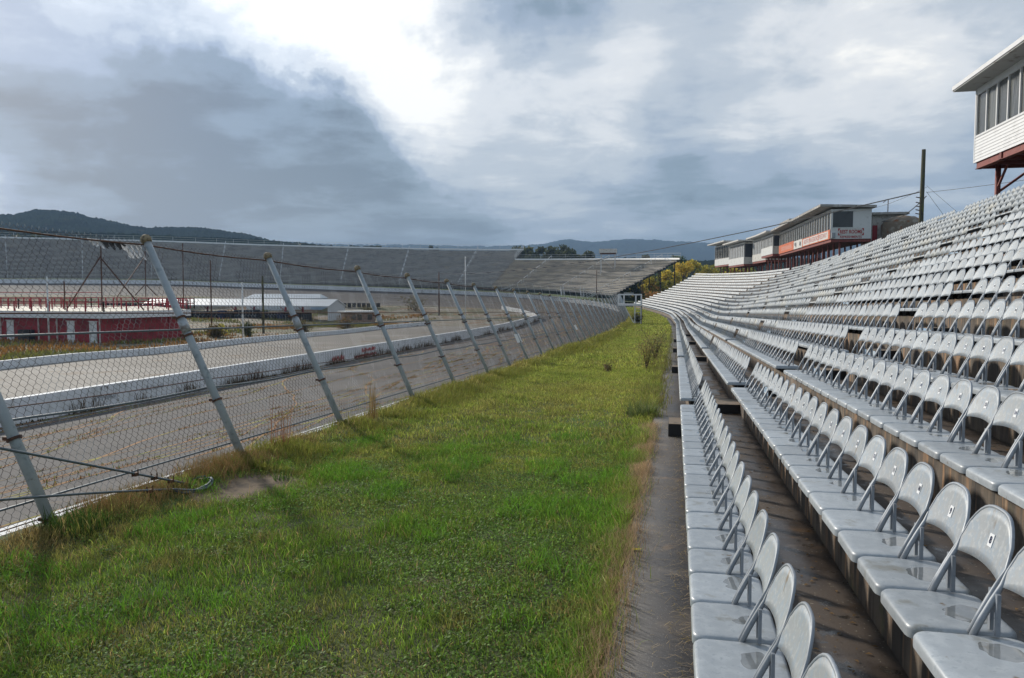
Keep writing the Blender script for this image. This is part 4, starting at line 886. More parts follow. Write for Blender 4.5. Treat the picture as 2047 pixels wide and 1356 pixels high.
line_weeds('wall_foot_moss', -23.15, 10, 135, 3000, .14, c_([.05, .045, .02]), c_([.09, .07, .03]), 'low dark weeds at the foot of the pit wall', .3, 63, .05)
# brown and green rough growth over the infield
n = 60000; x = rng.uniform(-100, -42.5, n); y = 30 + 120 * rng.random(n) ** 1.25; a = vnoise(x, y, 7, 70); b = vnoise(x, y, 2, 71); k = (a * .7 + b * .4) > np.where((y < x * -.35 + 58) , .36, .60); x, y, a = x[k], y[k], a[k]; n = len(x)
C = np.where((vnoise(x, y, 9, 72) > .5)[:, None], c_([.36, .19, .06]), c_([.21, .21, .055])) * rng.uniform(.6, 1.3, (n, 1))
blades('infield_weeds', np.stack([x, y, infz(x, y) - .02], 1), .42 * rng.uniform(.4, 1.3, n), .13 * rng.uniform(.5, 1.2, n), rng.uniform(.1, .7, n), C, 'straw', 'patches of rusty brown and green weeds over the infield', 'weeds')
for k, (x, y, h, w_, ca, cb, lab) in enumerate([(-51.5, 80.6, 1.4, 3.4, (.10, .10, .03), (.13, .08, .035), 'brown-green bush beside the yellow barrier in the infield'), (-48.2, 81.8, 1.9, 2.2, (.07, .10, .025), (.09, .09, .03), 'darker green bush beside the white pole in the infield'),
        (-47, 93, 1.6, 3.0, (.13, .08, .04), (.11, .11, .03), 'reddish brush near the mossy wooden pole'), (-46, 104, 1.5, 5.0, (.16, .085, .04), (.12, .10, .035), 'low rusty brush in front of the brick hut'),
        (-53.8, 157.5, 3.0, 7.5, (.14, .11, .04), (.09, .09, .03), 'olive thicket near the far turn left of the tall pole'), (-60, 147, 2.0, 5, (.10, .10, .035), (.12, .09, .03), 'low scrub in front of the far turn')]):
    shrub('bush', x, y, h, w_, 900, c_(ca), c_(cb), lab, 'bush', z=zi(x, y) - .1, leaf=.10, stems=14)
m = MB(); zz = zi(-54.5, 85.7); m.add([(-1.5, 0, 0), (-.6, .3, .25), (-.1, .4, 1.35), (.5, .4, 1.3), (1.0, .3, .65), (1.6, 0, 0), (1.2, -.7, 0), (.2, -.8, .7), (-.9, -.7, 0)], [(0, 1, 8), (1, 2, 7, 8), (2, 3, 7), (3, 4, 6, 7), (4, 5, 6), (0, 8, 7, 6, 5), (0, 5, 4, 3, 2, 1)])
o = m.build('yellow_barrier', 'yellow', loc=(-54.5, 85.7, zz)); tag(o, 'crumpled bright yellow barrier lying between wall and bushes', 'barrier')

# ---------------------------------------------------------------- infield buildings
rb = empty('red_building', 'long low red concession building with white eave and red roof railings', 'building', (-56.3, 68.2, -5.45))
o0 = np.array([-56.3, 68.2]); A_ = np.array([-53.1, 77.0]) + 0; B_ = np.array([-69.8, 69.5]); C_ = np.array([-96, 73.5]); back = np.array([-16.0, 15.0])
Lp = [C_, B_, o0, A_]; Bk = [C_ + back, B_ + back, A_ + back * 1.0]
poly = [C_ - o0, B_ - o0, np.zeros(2), A_ - o0, A_ + back - o0, C_ + back - o0]
hW = 2.60
def prism(m, poly, z0, z1_, mi=0):
    n = len(poly); V = [(p[0], p[1], z0) for p in poly] + [(p[0], p[1], z1_) for p in poly]; m.add(V, [tuple(range(n))[::-1], tuple(range(n, 2 * n))] + [(i, (i + 1) % n, n + (i + 1) % n, n + i) for i in range(n)], mi)
m = MB(); prism(m, poly, -.6, hW - .103); m.build('wall', 'redwall', rb)
c0 = sum(poly) / len(poly); big = [p + (p - c0) / np.linalg.norm(p - c0) * .9 for p in poly]
m = MB(); prism(m, big, hW - .10, hW + .56, 0); m.build('eave', 'whiteclean', rb)
m = MB(); prism(m, [p + (c0 - p) * .01 for p in big], hW + .563, hW + .60, 0); roof = m.build('roof', 'creampaint', rb)
def railing(pts, z, h, step, parent, name='railing', mt='redrail', r=.05):
    m = MB()
    for a, b in zip(pts[:-1], pts[1:]):
        a, b = np.array(a), np.array(b); l = np.linalg.norm(b - a); k = max(1, int(l / step))
        for i in range(k + 1): p = a + (b - a) * i / k; m.box((p[0] - r, p[1] - r, z), (p[0] + r, p[1] + r, z + h))
        for f in (.52, 1.0): m.tube([(*a, z + h * f), (*b, z + h * f)], r, 4)
    return m.build(name, mt, parent)
railing([big[i] * .985 + c0 * .015 for i in (0, 1, 2, 3)], hW + .58, 1.0, 2.2, rb)
railing([big[3] * .985 + c0 * .015, big[4] * .97 + c0 * .03, big[5] * .97 + c0 * .03], hW + .58, 1.1, 2.2, rb)
railing([c_([-30, 6.5]), c_([-17, 7.5]), c_([-9, 8.5])], hW + .60, 1.15, 1.2, rb)
railing([c_([-3, 9.5]), c_([2.0, 12.5]), c_([-5, 17.5])], hW + .60, 1.15, 1.2, rb)
railing([c_([-6, 10.5]), c_([-12.5, 13.5]), c_([-25, 11])], hW + .58, 1.25, 1.6, rb)
def on_front(a, b, t, w, z0, z1_, name, mt, parent, out=.05):
    a, b = np.array(a), np.array(b); d = (b - a) / np.linalg.norm(b - a); n_ = np.array([d[1], -d[0]]); n_ = n_ if n_ @ (c0) < 0 else -n_
    p = a + (b - a) * t; q = [p - d * w / 2, p + d * w / 2]; m = MB(); V = []
    for z in (z0, z1_): V += [(*(q[0] - n_ * .05), z), (*(q[1] - n_ * .05), z), (*(q[1] + n_ * out), z), (*(q[0] + n_ * out), z)]
    m.add(V, [(0, 1, 2, 3), (7, 6, 5, 4), (0, 4, 5, 1), (1, 5, 6, 2), (2, 6, 7, 3), (3, 7, 4, 0)]); return m.build(name, mt, parent)
for t, dk in ((.045, 0), (.14 + .0, 0), ): pass
for t in (.115, .71, .92): on_front(poly[1], poly[2], 1 - t if False else t, .95, .02, 2.15, 'door', 'white', rb)
on_front(poly[1], poly[2], .30, 1.5, .02, 1.25, 'air_unit', 'blackthing', rb, .7)
for t in (.115, .71, .92):
    on_front(poly[1], poly[2], t, 1.15, 2.153, 2.23, 'door_frame', 'whiteclean', rb, .09)
for t in (.02, .40, .58, .985): on_front(poly[1], poly[2], t, .09, .0, 2.45, 'downpipe', 'oldwhite', rb, .12)
for t in (.2, .8): on_front(poly[2], poly[3], t, .09, .0, 2.45, 'downpipe', 'redrail', rb, .12)
tag(rb)
# poles and trusses behind and on the building
def pole(name, x, y, z0, z1_, r, mt, label, cat='pole', loc0=None):
    m = MB(); m.tube([(0, 0, -.3), (0, 0, (z1_ - z0) * .5), (.01, .01, z1_ - z0)], [r, r * .9, r * .75], 8); return tag(m.build(name, mt, loc=(x, y, z0), smooth=True), label, cat)
pole('white_pole', -61.8, 67.4, zi(-61.8, 67.4), 1.31, .09, 'white', 'thin white pole in front of the red building roof')
pole('white_pole', -43.4, 72.7, zi(-43.4, 72.7), .7, .09, 'white', 'slim white pole standing by the bushes near the infield wall')
pole('wooden_pole', -50.6, 89.5, -5.75, 1.65, .16, 'greenpole', 'mossy brown wooden pole in front of the long white shed')
pole('dark_pole', -44.4, 144, -5.4, 3.2, .14, 'rust', 'dark pole at the infield edge before the turn')
pole('tall_thin_pole', -27.6, 101.5, -5.85, 4.35, .06, 'white', 'tall thin pale pole at the end of pit road')
pole('dark_pole', -62.0, 96, -5.7, 3.9, .10, 'rust', 'thin dark pole above the shed between the two leaning posts')
tw = empty('antenna_frame', 'rusty red braced steel frame with crossed struts above the red building', 'frame', (-57.6, 69.9, -2.3))
for nm, P in (('upright', [(0, 0, 0), (.1, 0, 7.4)]), ('upright', [(-15.3, 27.2, 1.2), (-15.2, 27.2, 7.6)]), ('upright', [(-4.0, 19.4, .2), (-3.9, 19.4, 8.1)]), ('strut', [(0, 0, 5.6), (-5.5, 1.5, .2)]), ('strut', [(.1, 0, 5.4), (3.2, 2.2, .1)]), ('strut', [(-15.3, 27.2, 6.8), (-9.5, 14, 1.2)]), ('strut', [(-15.3, 27.2, 3), (-13.6, 27.2, 1.4)]), ('strut', [(-15.3, 27.2, 3), (-17, 27.2, 1.4)]), ('crossbar', [(-14.5, .8, 1.95), (0, 0, 1.95)]), ('upright', [(-14.5, .8, .1), (-14.5, .8, 2.0)]), ('upright', [(-4.6, .2, .1), (-4.6, .2, 3.1)])):
    m = MB(); m.tube(P, .07 if nm != 'crossbar' else .045, 6); m.build(nm, 'rust' if nm != 'crossbar' else 'redrail', tw)
# long open white shed
sh = empty('long_shed', 'long low shed with white metal roof on posts over dark stacks', 'shed', (-62, 136.2, -5.85)); sh.rotation_euler = (0, 0, R(174.5))
Ls = 42
m = MB(); m.add([(-.3, -3.2, 2.55), (-.3, 0, 3.75), (-.3, 3.2, 2.55), (Ls, -3.2, 2.55), (Ls, 0, 3.75), (Ls, 3.2, 2.55), (-.3, -3.2, 2.75), (-.3, 0, 3.95), (-.3, 3.2, 2.75), (Ls, -3.2, 2.75), (Ls, 0, 3.95), (Ls, 3.2, 2.75)], [(6, 7, 10, 9), (7, 8, 11, 10), (0, 3, 4, 1), (1, 4, 5, 2), (0, 1, 7, 6), (1, 2, 8, 7), (3, 9, 10, 4), (4, 10, 11, 5), (0, 6, 9, 3), (2, 5, 11, 8)]); m.build('roof', 'metalroof', sh)
m = MB(); m.add([(-.15, -3.0, 0), (-.15, 3.0, 0), (-.15, 3.0, 2.6), (-.15, 0, 3.7), (-.15, -3.0, 2.6), (.05, -3, 0), (.05, 3, 0), (.05, 3, 2.6), (.05, 0, 3.7), (.05, -3, 2.6)], [(0, 1, 2, 3, 4), (9, 8, 7, 6, 5), (0, 4, 9, 5), (1, 6, 7, 2)]); m.build('gable_wall', 'metalroof', sh)
for x in (9, 20, 31, 41): 
    for yy in (-2.9, 2.9): m = MB(); m.box((x - .14, yy - .14, -.2), (x + .14, yy + .14, 2.5)); m.tube([(x, yy, 1.7), (x + 1.1, yy, 2.5)], .07, 5); m.build('roof_post', 'redrail', sh)
rr = random.Random(4)
for k in range(20):
    x = 4 + k * 1.85; m = MB(); hh = rr.uniform(1.5, 2.0); n = 10
    for lv in range(4): 
        z0 = lv * hh / 4; m.tube([(0, 0, z0 + .01), (0, 0, z0 + hh / 8), (0, 0, z0 + hh / 4 - .01)], [.82, .94, .82], n)
    ca, sa = math.cos(R(174.5)), math.sin(R(174.5)); wx, wy = -62 + x * ca - 3.6 * -sa * -1, 136.2 + x * sa + 3.6 * ca
    o = m.build('tyre_stack', 'bluething' if k % 7 == 3 else 'blackthing', loc=(wx, wy, -5.85 + (0)), smooth=False)
    tag(o, 'dark stack under the open side of the long white shed', 'stack', 'dark stacks lined up along the open shed')
sh2 = empty('white_trailer', 'low white metal-roofed building with blue end behind the long shed', 'building', (-80.5, 153, -4.3), R(6))
m = MB(); m.box((-8.5, -2, -.3), (5.5, 2, 2.35)); m.build('wall', 'metalroof', sh2)
m = MB(); m.add([(-8.9, -2.4, 2.353), (8.0, -2.4, 2.353), (8.0, 2.4, 2.353), (-8.9, 2.4, 2.353), (-7.6, 0, 3.25), (7.0, 0, 3.25)], [(0, 1, 5, 4), (1, 2, 5), (2, 3, 4, 5), (3, 0, 4), (0, 3, 2, 1)]); m.build('roof', 'metalroof', sh2)
m = MB(); m.box((5.51, -1.95, -.3), (7.8, 1.95, 2.3)); m.build('blue_end', 'bluepaint', sh2)
bh = empty('brick_hut', 'small tan brick hut with flat white roof and two windows', 'hut', (-56.2, 127.8, -6.25), R(43))
m = MB(); m.box((0, 0, -.3), (5.2, 3.2, 2.1)); m.build('wall', 'brick', bh); m = MB(); m.box((-.5, -.5, 2.103), (5.7, 3.7, 2.35)); m.build('roof', 'white', bh)
for x in (1.2, 2.3, 4.2): m = MB(); m.box((x - .4, -.04, .8), (x + .4, .01, 1.75)); f_ = m.build('window', 'glass', bh)
# tyres / dark low barriers on the inside of the back straight
for k, (x, y, w_) in enumerate(((-108, 131, 14), (-93, 140, 12), (-70, 158, 8))):
    m = MB()
    for q in range(int(w_ / 1.0)): m.tube([(q * 1.0, q * .25, 0), (q * 1.0, q * .25, .9)], .42, 8)
    o = m.build('tyre_barrier', 'blackthing', loc=(x, y, zi(x, y))); tag(o, ['dark tyre barrier inside the back straight above the red building', 'dark tyre barrier left of the white trailer roof', 'dark tyre barrier right of the blue trailer end'][k], 'barrier')

# ---------------------------------------------------------------- far grandstands round the turn
FO = resample(OUTP[95:], 160); d = np.gradient(FO, axis=0); nF = np.stack([-d[:, 1], d[:, 0]], 1); nF /= np.linalg.norm(nF, axis=1)[:, None]
mid_ = np.array([-85, 110.0]); sg = np.sign(((FO[:, :2] - mid_) * nF).sum(1)); nF *= sg[:, None]
arc = np.r_[0, np.cumsum(np.linalg.norm(np.diff(FO[:, :2], axis=0), axis=1))]
def far_at(u, off):
    x = np.interp(u, arc, FO[:, 0]); y = np.interp(u, arc, FO[:, 1]); nx = np.interp(u, arc, nF[:, 0]); ny = np.interp(u, arc, nF[:, 1]); q = np.hypot(nx, ny); return np.stack([x + nx / q * off, y + ny / q * off], -1)
def far_z(u):
    zw = np.interp(u, arc, FO[:, 2]); k = np.exp(-np.linspace(-2, 2, 9) ** 2); return zw + np.interp(u, [0, 25, 60, 110, 200, 300], [2.7, 2.6, 2.2, 1.6, .95, .9])
def px_of(P): return 1023.5 + 1561 * np.tan(np.arctan2(P[..., 0], P[..., 1]) + yaw)
uu = np.linspace(0, arc[-1], 800); pxs = px_of(far_at(uu, 5.5))
u_right = uu[np.argmin(abs(pxs - 1228))]; u_mid = uu[np.argmin(abs(px_of(far_at(uu, 20)) - 1024))]; u_left = arc[-1] - 1
RP, RR = .70, .338
def far_stand(name, label, ua, ub, rows, aisles):
    e = empty(name, label, 'grandstand', (*far_at(np.array(ua), 5.5), float(far_z(ua)) - 1.5)); inv = np.array(e.location)
    us = np.linspace(ua, ub, max(6, int((ub - ua) / 4)))
    A = []
    for i in range(rows):
        z = far_z(us) + i * RR; G = np.stack([np.c_[far_at(us, 5.5 + i * RP), z], np.c_[far_at(us, 5.5 + i * RP + .26), z], np.c_[far_at(us, 5.5 + i * RP + .26), z - .12], np.c_[far_at(us, 5.5 + i * RP), z - .12]], 1) - inv
        G = np.concatenate([G, G[:, :1]], 1)
        grid_mesh('bench_row', G, 'sunlit_bench_paint' if rows < 30 else 'farbench', parent=e)  # lower stand: sunlight is painted into the bench colour
    G = np.stack([np.c_[far_at(us, 5.5 - .3 + i * RP), far_z(us) + i * RR - .42] for i in range(rows + 1)], 1) - inv
    # stepped deck
    D = []
    for i in range(rows):
        D += [np.c_[far_at(us, 5.5 - .05 + i * RP), far_z(us) + (i - 1) * RR - .30], np.c_[far_at(us, 5.5 - .05 + i * RP), far_z(us) + i * RR - .22], np.c_[far_at(us, 5.5 - .05 + (i + 1) * RP), far_z(us) + i * RR - .22]]
    grid_mesh('deck', np.stack(D, 1) - inv, 'fardeck', parent=e)
    top = 5.5 + rows * RP
    G = np.stack([np.c_[far_at(us, top), far_z(us) + rows * RR - .35], np.c_[far_at(us, top), far_z(us) + rows * RR + .08], np.c_[far_at(us, top + .35), far_z(us) + rows * RR + .08], np.c_[far_at(us, top + .35), far_z(us) + rows * RR - .35]], 1) - inv
    grid_mesh('top_walkway', G, 'white', parent=e)
    m = MB(); pts = np.c_[far_at(us, top + .3), far_z(us) + rows * RR] - inv
    for hh in (.55, 1.15): m.tube([p + np.array([0, 0, hh]) for p in pts], .035, 4)
    for p in pts[::1]: m.box(p + (-.03, -.03, -.3), p + (.03, .03, 1.2))
    m.build('guard_rail', 'farsteel', e)
    # support bents below
    for u in np.arange(ua + .3, ub, 9.0):
        m = MB(); p0 = np.r_[far_at(np.array(u), 6.0), 0] ; zb = float(far_z(u))
        for off, r_ in ((7, .10), (12, .11), (17, .12), (5.5 + rows * RP - 1, .12)):
            if off < top: q = np.r_[far_at(np.array(u), off), zb]; m.tube([q + (0, 0, -6.5) - inv, q + (0, 0, (off - 5.5) / RP * RR - .6) - inv], r_, 6)
        a = np.r_[far_at(np.array(u), 5.4), zb - .6] - inv; b = np.r_[far_at(np.array(u), top), zb + rows * RR - .55] - inv; m.tube([a, b], .16, 5)
        for o1, o2 in ((7, 12), (12, 17)):
            q1 = np.r_[far_at(np.array(u), o1), zb - 3] - inv; q2 = np.r_[far_at(np.array(u), o2), zb + (o2 - 5.5) / RP * RR - 1] - inv; m.tube([q1, q2], .06, 4)
        m.build('support_frame', 'darkgap', e)
    # aisle stair handrails
    for u in aisles:
        m = MB()
        for i in range(0, rows - 1, 4):
            for du in (0,):
                P = []
                for f in (0, .0, 3, 3): pass
                a = np.r_[far_at(np.array(u), 5.5 + i * RP), float(far_z(u)) + i * RR] - inv; b = np.r_[far_at(np.array(u), 5.5 + (i + 2.6) * RP), float(far_z(u)) + (i + 2.6) * RR] - inv
                m.tube([a, a + (0, 0, 1.0), b + (0, 0, 1.0), b], .065, 4)
        m.build('aisle_handrail', 'farsteel', e)
        G = np.stack([np.stack([np.r_[far_at(np.array(u + du), 5.5 + i * RP), float(far_z(u)) + i * RR + .02] for du in (.25, 1.35)]) for i in range(rows)], 0) - inv
        m = MB()
        for i in range(rows):
            a, b = G[i]; nrm_ = np.r_[far_at(np.array(u), 5.5 + .5) - far_at(np.array(u), 5.5), 0]; nrm_ = nrm_ / np.linalg.norm(nrm_) * .26
            m.add([a, b, b + nrm_, a + nrm_], [(0, 1, 2, 3)])
        m.build('aisle_step', 'white' if False else 'alubench', e)
    return e, us, inv
fsL, us1, inv1 = far_stand('far_grandstand', 'tall dark bench grandstand sweeping round the far turn behind the infield', u_mid, u_left, 32, [u_mid + k for k in np.arange(8, u_left - u_mid, 15)])
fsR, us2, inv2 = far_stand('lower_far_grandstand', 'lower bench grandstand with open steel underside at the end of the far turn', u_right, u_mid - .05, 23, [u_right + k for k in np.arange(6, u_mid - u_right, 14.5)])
# raised end railing where the two meet is part of the taller stand
m = MB(); 
for i0, i1 in ((23, 32),):
    for k in range(2):
        a = np.r_[far_at(np.array(u_mid), 5.5 + i0 * RP), float(far_z(u_mid)) + i0 * RR] - inv1; b = np.r_[far_at(np.array(u_mid), 5.5 + i1 * RP), float(far_z(u_mid)) + i1 * RR] - inv1
        m.tube([a + (0, 0, .6 + .6 * k), b + (0, 0, .6 + .6 * k)], .05, 4)
    for f in np.linspace(0, 1, 6): p = a + (b - a) * f; m.box(p + (-.04, -.04, -.2), p + (.04, .04, 1.2))
m.build('end_railing', 'farsteel', fsL)
# metal stairs down to the track apron in front of the lower stand
for k, (u, dr, lab) in enumerate(((u_right + 7.5, 1, 'metal stair nearest the open end of the lower far stand'), (u_right + 14, -1, 'metal stair beside the dark floodlight pole'), (u_right + 21, -1, 'metal stair under the middle of the lower far stand'), (u_right + 36, 1, 'metal stair left of the middle of the lower far stand'))):
    p = np.r_[far_at(np.array(u), 5.2), float(far_z(u)) - .1]; q = np.r_[far_at(np.array(u + dr * 2.8), 3.2), float(far_z(u)) - 2.0]; m = MB(); l0 = p.copy()
    for dd in (0, .9):
        off = np.r_[far_at(np.array(u), dd) - far_at(np.array(u), 0), 0]; m.tube([p + off - l0, q + off - l0], .07, 4); m.tube([p + off - l0 + (0, 0, .9), q + off - l0 + (0, 0, .9)], .04, 4); m.tube([q + off - l0, q + off - l0 + (0, 0, .9)], .04, 4)
    for f in np.linspace(.05, .95, 8): c = p + (q - p) * f - l0; off = np.r_[far_at(np.array(u), .9) - far_at(np.array(u), 0), 0]; m.tube([c, c + off], .05, 4)
    o = m.build('metal_stair', 'farsteel', loc=tuple(l0)); tag(o, lab, 'stair', 'stairs in front of the lower far stand')
# camera platform rising from the lower stand
uq = uu[np.argmin(abs(px_of(far_at(uu, 15)) - 1212))]; pp = np.r_[far_at(np.array(uq), 15.5), float(far_z(uq)) + 13 * RR]
cp_ = empty('camera_platform', 'white boxed camera platform on legs above the lower far stand', 'platform', tuple(pp))
m = MB(); m.box((-2.1, -1.2, 4.6), (2.1, 1.2, 5.6)); m.build('box', 'oldwhite', cp_); m = MB(); m.box((-1.9, -1.0, 4.3), (1.9, 1.0, 4.597)); m.build('floor', 'rust', cp_)
for x in (-1.7, 1.7):
    for y in (-.9, .9): m = MB(); m.tube([(x, y, -1), (x, y, 4.3)], .06, 5); m.build('leg', 'farsteel', cp_)
m = MB(); m.tube([(-1.7, -.9, 3.6), (1.7, -.9, .4)], .04, 4); m.build('brace', 'farsteel', cp_)
u = uu[np.argmin(abs(px_of(far_at(uu, 3)) - 1192))]; pq = far_at(np.array(u), 3); pole('floodlight_pole', pq[0], pq[1], float(far_z(u)) - 2, float(far_z(u)) + 5.0, .10, 'rust', 'dark pole in front of the lower far stand')
# wire fence on the wall of the far turn
tf = empty('turn_fence', 'thin wire catch fence on the wall round the far turn', 'fence', tuple(OUTP[85])); iv = np.array(OUTP[85])
tp = resample(OUTP[78:], 90)
m = MB()
for p in tp: 
    q = p + (0, 0, .9); d_ = mid_ - p[:2]; d_ /= np.linalg.norm(d_); m.tube([q - iv, q + (*(d_ * .5), 1.6) - iv, q + (*(d_ * 1.1), 2.7) - iv], .035, 4, caps=False)
m.build('thin_posts', 'farsteel', tf)['kind'] = 'stuff'
m = MB()
for t in (.25, .6, 1.0): m.tube([p + (0, 0, .9 + 2.7 * t) - iv for p in tp], .014, 3, caps=False)
m.build('wires', 'cable', tf)

# ---------------------------------------------------------------- press boxes above the near stand
def bank_of(parent, name, x, y0, y1, z0, z1_, n, frame_m, pane_m, fw=.07, shade=None):
    """a run of window panes in a facade facing -x, with mullions"""
    w = (y1 - y0) / n
    for k in range(n):
        m = MB(); a, b = y0 + k * w + fw / 2, y0 + (k + 1) * w - fw / 2; m.box((x + .03, a, z0), (x + .05, b, z1_)); f = m.build('pane', pane_m, parent)
    m = MB()
    for k in range(n + 1): yy = y0 + k * w; m.box((x - .04, yy - fw / 2, z0), (x + .028, yy + fw / 2, z1_))
    m.box((x - .043, y0 - fw / 2, z0 + .001), (x + .029, y1 + fw / 2, z0 + .045)); m.box((x - .043, y0 - fw / 2, z1_ - .045), (x + .029, y1 + fw / 2, z1_ - .001))
    m.build('mullion', frame_m, parent)
# near one
nb_ = empty('press_box', 'white clapboard press box with dark windows on red steel legs, top right', 'press box', (13.2, 28, 0))
YA, YB = -10.5, 11.4; XD = 3.4
m = MB()
for k in range(8): z0 = 5.70 + k * .1375; m.add([(-.02, YA, z0), (-.02, YB, z0), (-.0, YB, z0 + .1375), (-.0, YA, z0 + .1375)], [(0, 1, 2, 3)]); m.add([(-.02, YA, z0), (-.0, YA, z0), (0, YB, z0), (-.02, YB, z0)], [(0, 1, 2, 3)])
m.box((0.002, YA, 5.70), (.12, YB, 6.80)); m.box((-.02, YB - .002, 5.7), (XD, YB + .10, 9.0)); m.box((.03, YA, 5.70), (XD, YB - .003, 5.76)); m.box((XD - .1, YA, 5.76), (XD, YB - .01, 9.0)); m.build('siding', 'whiteclean', nb_)
m = MB(); m.box((.0, YA, 8.76), (.12, YB - .004, 9.0)); m.build('head_board', 'whiteclean', nb_)
m = MB(); m.box((-.035, YA, 6.803), (.12, YB, 6.86)); m.build('sill', 'whiteclean', nb_)
bank_of(nb_, 'window', .04, YA + .3, YB - .02, 6.863, 8.757, 19, 'whiteclean', 'dustglass', .09)
m = MB(); m.box((-.86, YA - .5, 9.003), (XD + .5, YB + .42, 9.06)); m.build('soffit', 'soffit', nb_)
m = MB(); m.box((-.90, YA - .5, 9.063), (XD + .5, YB + .46, 9.24)); m.build('roof', 'whiteclean', nb_)
m = MB(); m.box((.06, YA, 5.42), (.20, YB - .1, 5.695)); m.box((.0, YA, 5.40), (.26, YB - .1, 5.418))
for k in range(6): m.box((-.0, YB - 3 - k * 3.3, 5.40), (.28, YB - 2.8 - k * 3.3, 5.697))
m.build('floor_beam', 'redsteel', nb_)
m = MB(); m.box((.28, YA, 5.55), (XD, YB - .1, 5.695))
for k in range(16): m.box((.28, YB - .3 - k * 1.3, 5.40), (XD, YB - .2 - k * 1.3, 5.548))
m.build('floor_joists', 'redsteel', nb_)
for y in (11.0, 7.0, 3.0, -1.0, -5, -9):
    for x in (.85, 2.75):
        m = MB(); zb = float(tier_z(16, 28 + y)) - 1.5; m.tube([(x, y, zb), (x, y, 5.55)], .115, 8); m.build('leg', 'redsteel', nb_, True)
    m = MB(); m.tube([(.85, y, 4.3), (2.4, y, 5.5)], .06, 5); m.tube([(.85, y, 4.5), (.85, y - 1.1, 5.5)], .06, 5); m.build('brace', 'redsteel', nb_)
# far complex: unit A (big, with banners and rest rooms sign)
def unit(name, label, s0, s1, off, zb, zt, depth, nwin, wm, lowm, roofm, band=.95, over=.9, roofz=.0, drop=0.0):
    xa, ya = WP(off, s0); xb, yb = WP(off, s1); L_ = math.hypot(xb - xa, yb - ya); rz = math.atan2(yb - ya, xb - xa) - math.pi / 2
    e = empty(name, label, 'press box', (float(xa), float(ya), zb), rz)
    H = zt - zb
    m = MB(); m.box((0.0, 0, 0), (.1, L_, band)); m.build('front_panel', lowm, e)
    m = MB(); m.box((.102, 0.0, 0), (depth, .1, H)); m.box((.102, L_ - .1, 0), (depth, L_, H)); m.box((depth - .1, .102, 0), (depth, L_ - .102, H)); m.box((.102, .102, -.0), (depth - .102, L_ - .102, .08)); m.build('side_wall', 'oldwhite', e)
    m = MB(); m.box((0, 0, H - .22), (.1, L_, H)); m.build('head_board', lowm, e)
    if over != 1.0 or s0 > 110: m = MB(); m.box((.15, -.02, band), (depth - .3, -.002, H - .25)); m.build('side_opening', 'inkblack', e)  # flat black panel, the shade inside a recess put into colour
    bank_of(e, 'window', .04, .12, L_ - .12, band + .003, H - .223, nwin, 'oldwhite' if wm != 'dark' else 'oldwhite', wm, .10)
    m = MB(); V = [(-over, -.5, H + .05 + roofz), (depth + .3, -.5, H + .05), (depth + .3, L_ + .5, H + .05), (-over, L_ + .5, H + .05 + roofz)]; m.add(V + [(a, b, c + .2) for a, b, c in V], [(0, 3, 2, 1), (4, 5, 6, 7), (0, 1, 5, 4), (1, 2, 6, 5), (2, 3, 7, 6), (3, 0, 4, 7)]); m.build('roof', roofm, e)
    m = MB(); m.box((.05, .05, -.28), (depth, L_ - .05, -.003)); m.build('floor_frame', 'redsteel', e)
    n = max(2, int(L_ / 2.2))
    for k in range(n):
        y = .6 + (L_ - 1.2) * k / (n - 1)
        for x in ((.9, depth - .4)):
            m = MB(); m.tube([(x, y, -4.2), (x, y, -.29)], .09, 6); m.build('leg', 'redsteel', e)
    return e, L_, H
uA, LA, HA = unit('press_box', 'largest far press box with red speedway banner and rest rooms sign', 72.9, 102.0, 13.1, 4.38, 6.95, 3.3, 24, 'dustglass', 'oldwhite', 'roofgrey', .78, 1.0, .15)
uA.rotation_euler[2] += 0
# end wall with window and lettering (faces the camera side, -y of the unit)
m = MB(); m.box((.0, -.03, -.02), (3.32, -.002, HA)); m.build('end_wall', 'white', uA)
m = MB(); m.box((.15, -.06, .98), (1.80, -.032, 2.36)); w_ = m.build('end_window', 'glass', uA)
m = MB(); m.box((.08, -.075, .93), (1.87, -.0325, .977)); m.box((.08, -.075, 2.363), (1.87, -.0325, 2.42)); m.box((.08, -.075, .98), (.147, -.0325, 2.36)); m.box((1.803, -.075, .98), (1.87, -.0325, 2.36)); m.build('window_trim', 'white', uA)
sg_ = MB(); sg_.box((.60, -.055, .26), (2.72, -.031, .90)); sgn = sg_.build('rest_rooms_sign', 'signwhite', uA)
m = MB()
for (x, sx_) in ((.60, 1), (2.72, -1)):
    for z, sz in ((.88, -1), (.28, 1)): m.add([(x, -.058, z), (x + sx_ * .19, -.058, z), (x, -.058, z + sz * .27)], [(0, 1, 2)])
m.build('arrow_corners', 'signred', sgn)
textmesh('REST ROOMS', .43, 'signred', 'lettering', sgn, (1.66, -.058, .575), (R(90), 0, 0), .004, .012, sx=.72)
textmesh('REFRESHMENTS', .27, 'signred', 'lettering', sgn, (1.66, -.036, .13), (R(90), 0, 0), .004, .006, sx=.95)
m = MB(); m.box((.05, -.30, .05), (.34, -.032, .50)); m.build('air_unit', 'shutter', uA)
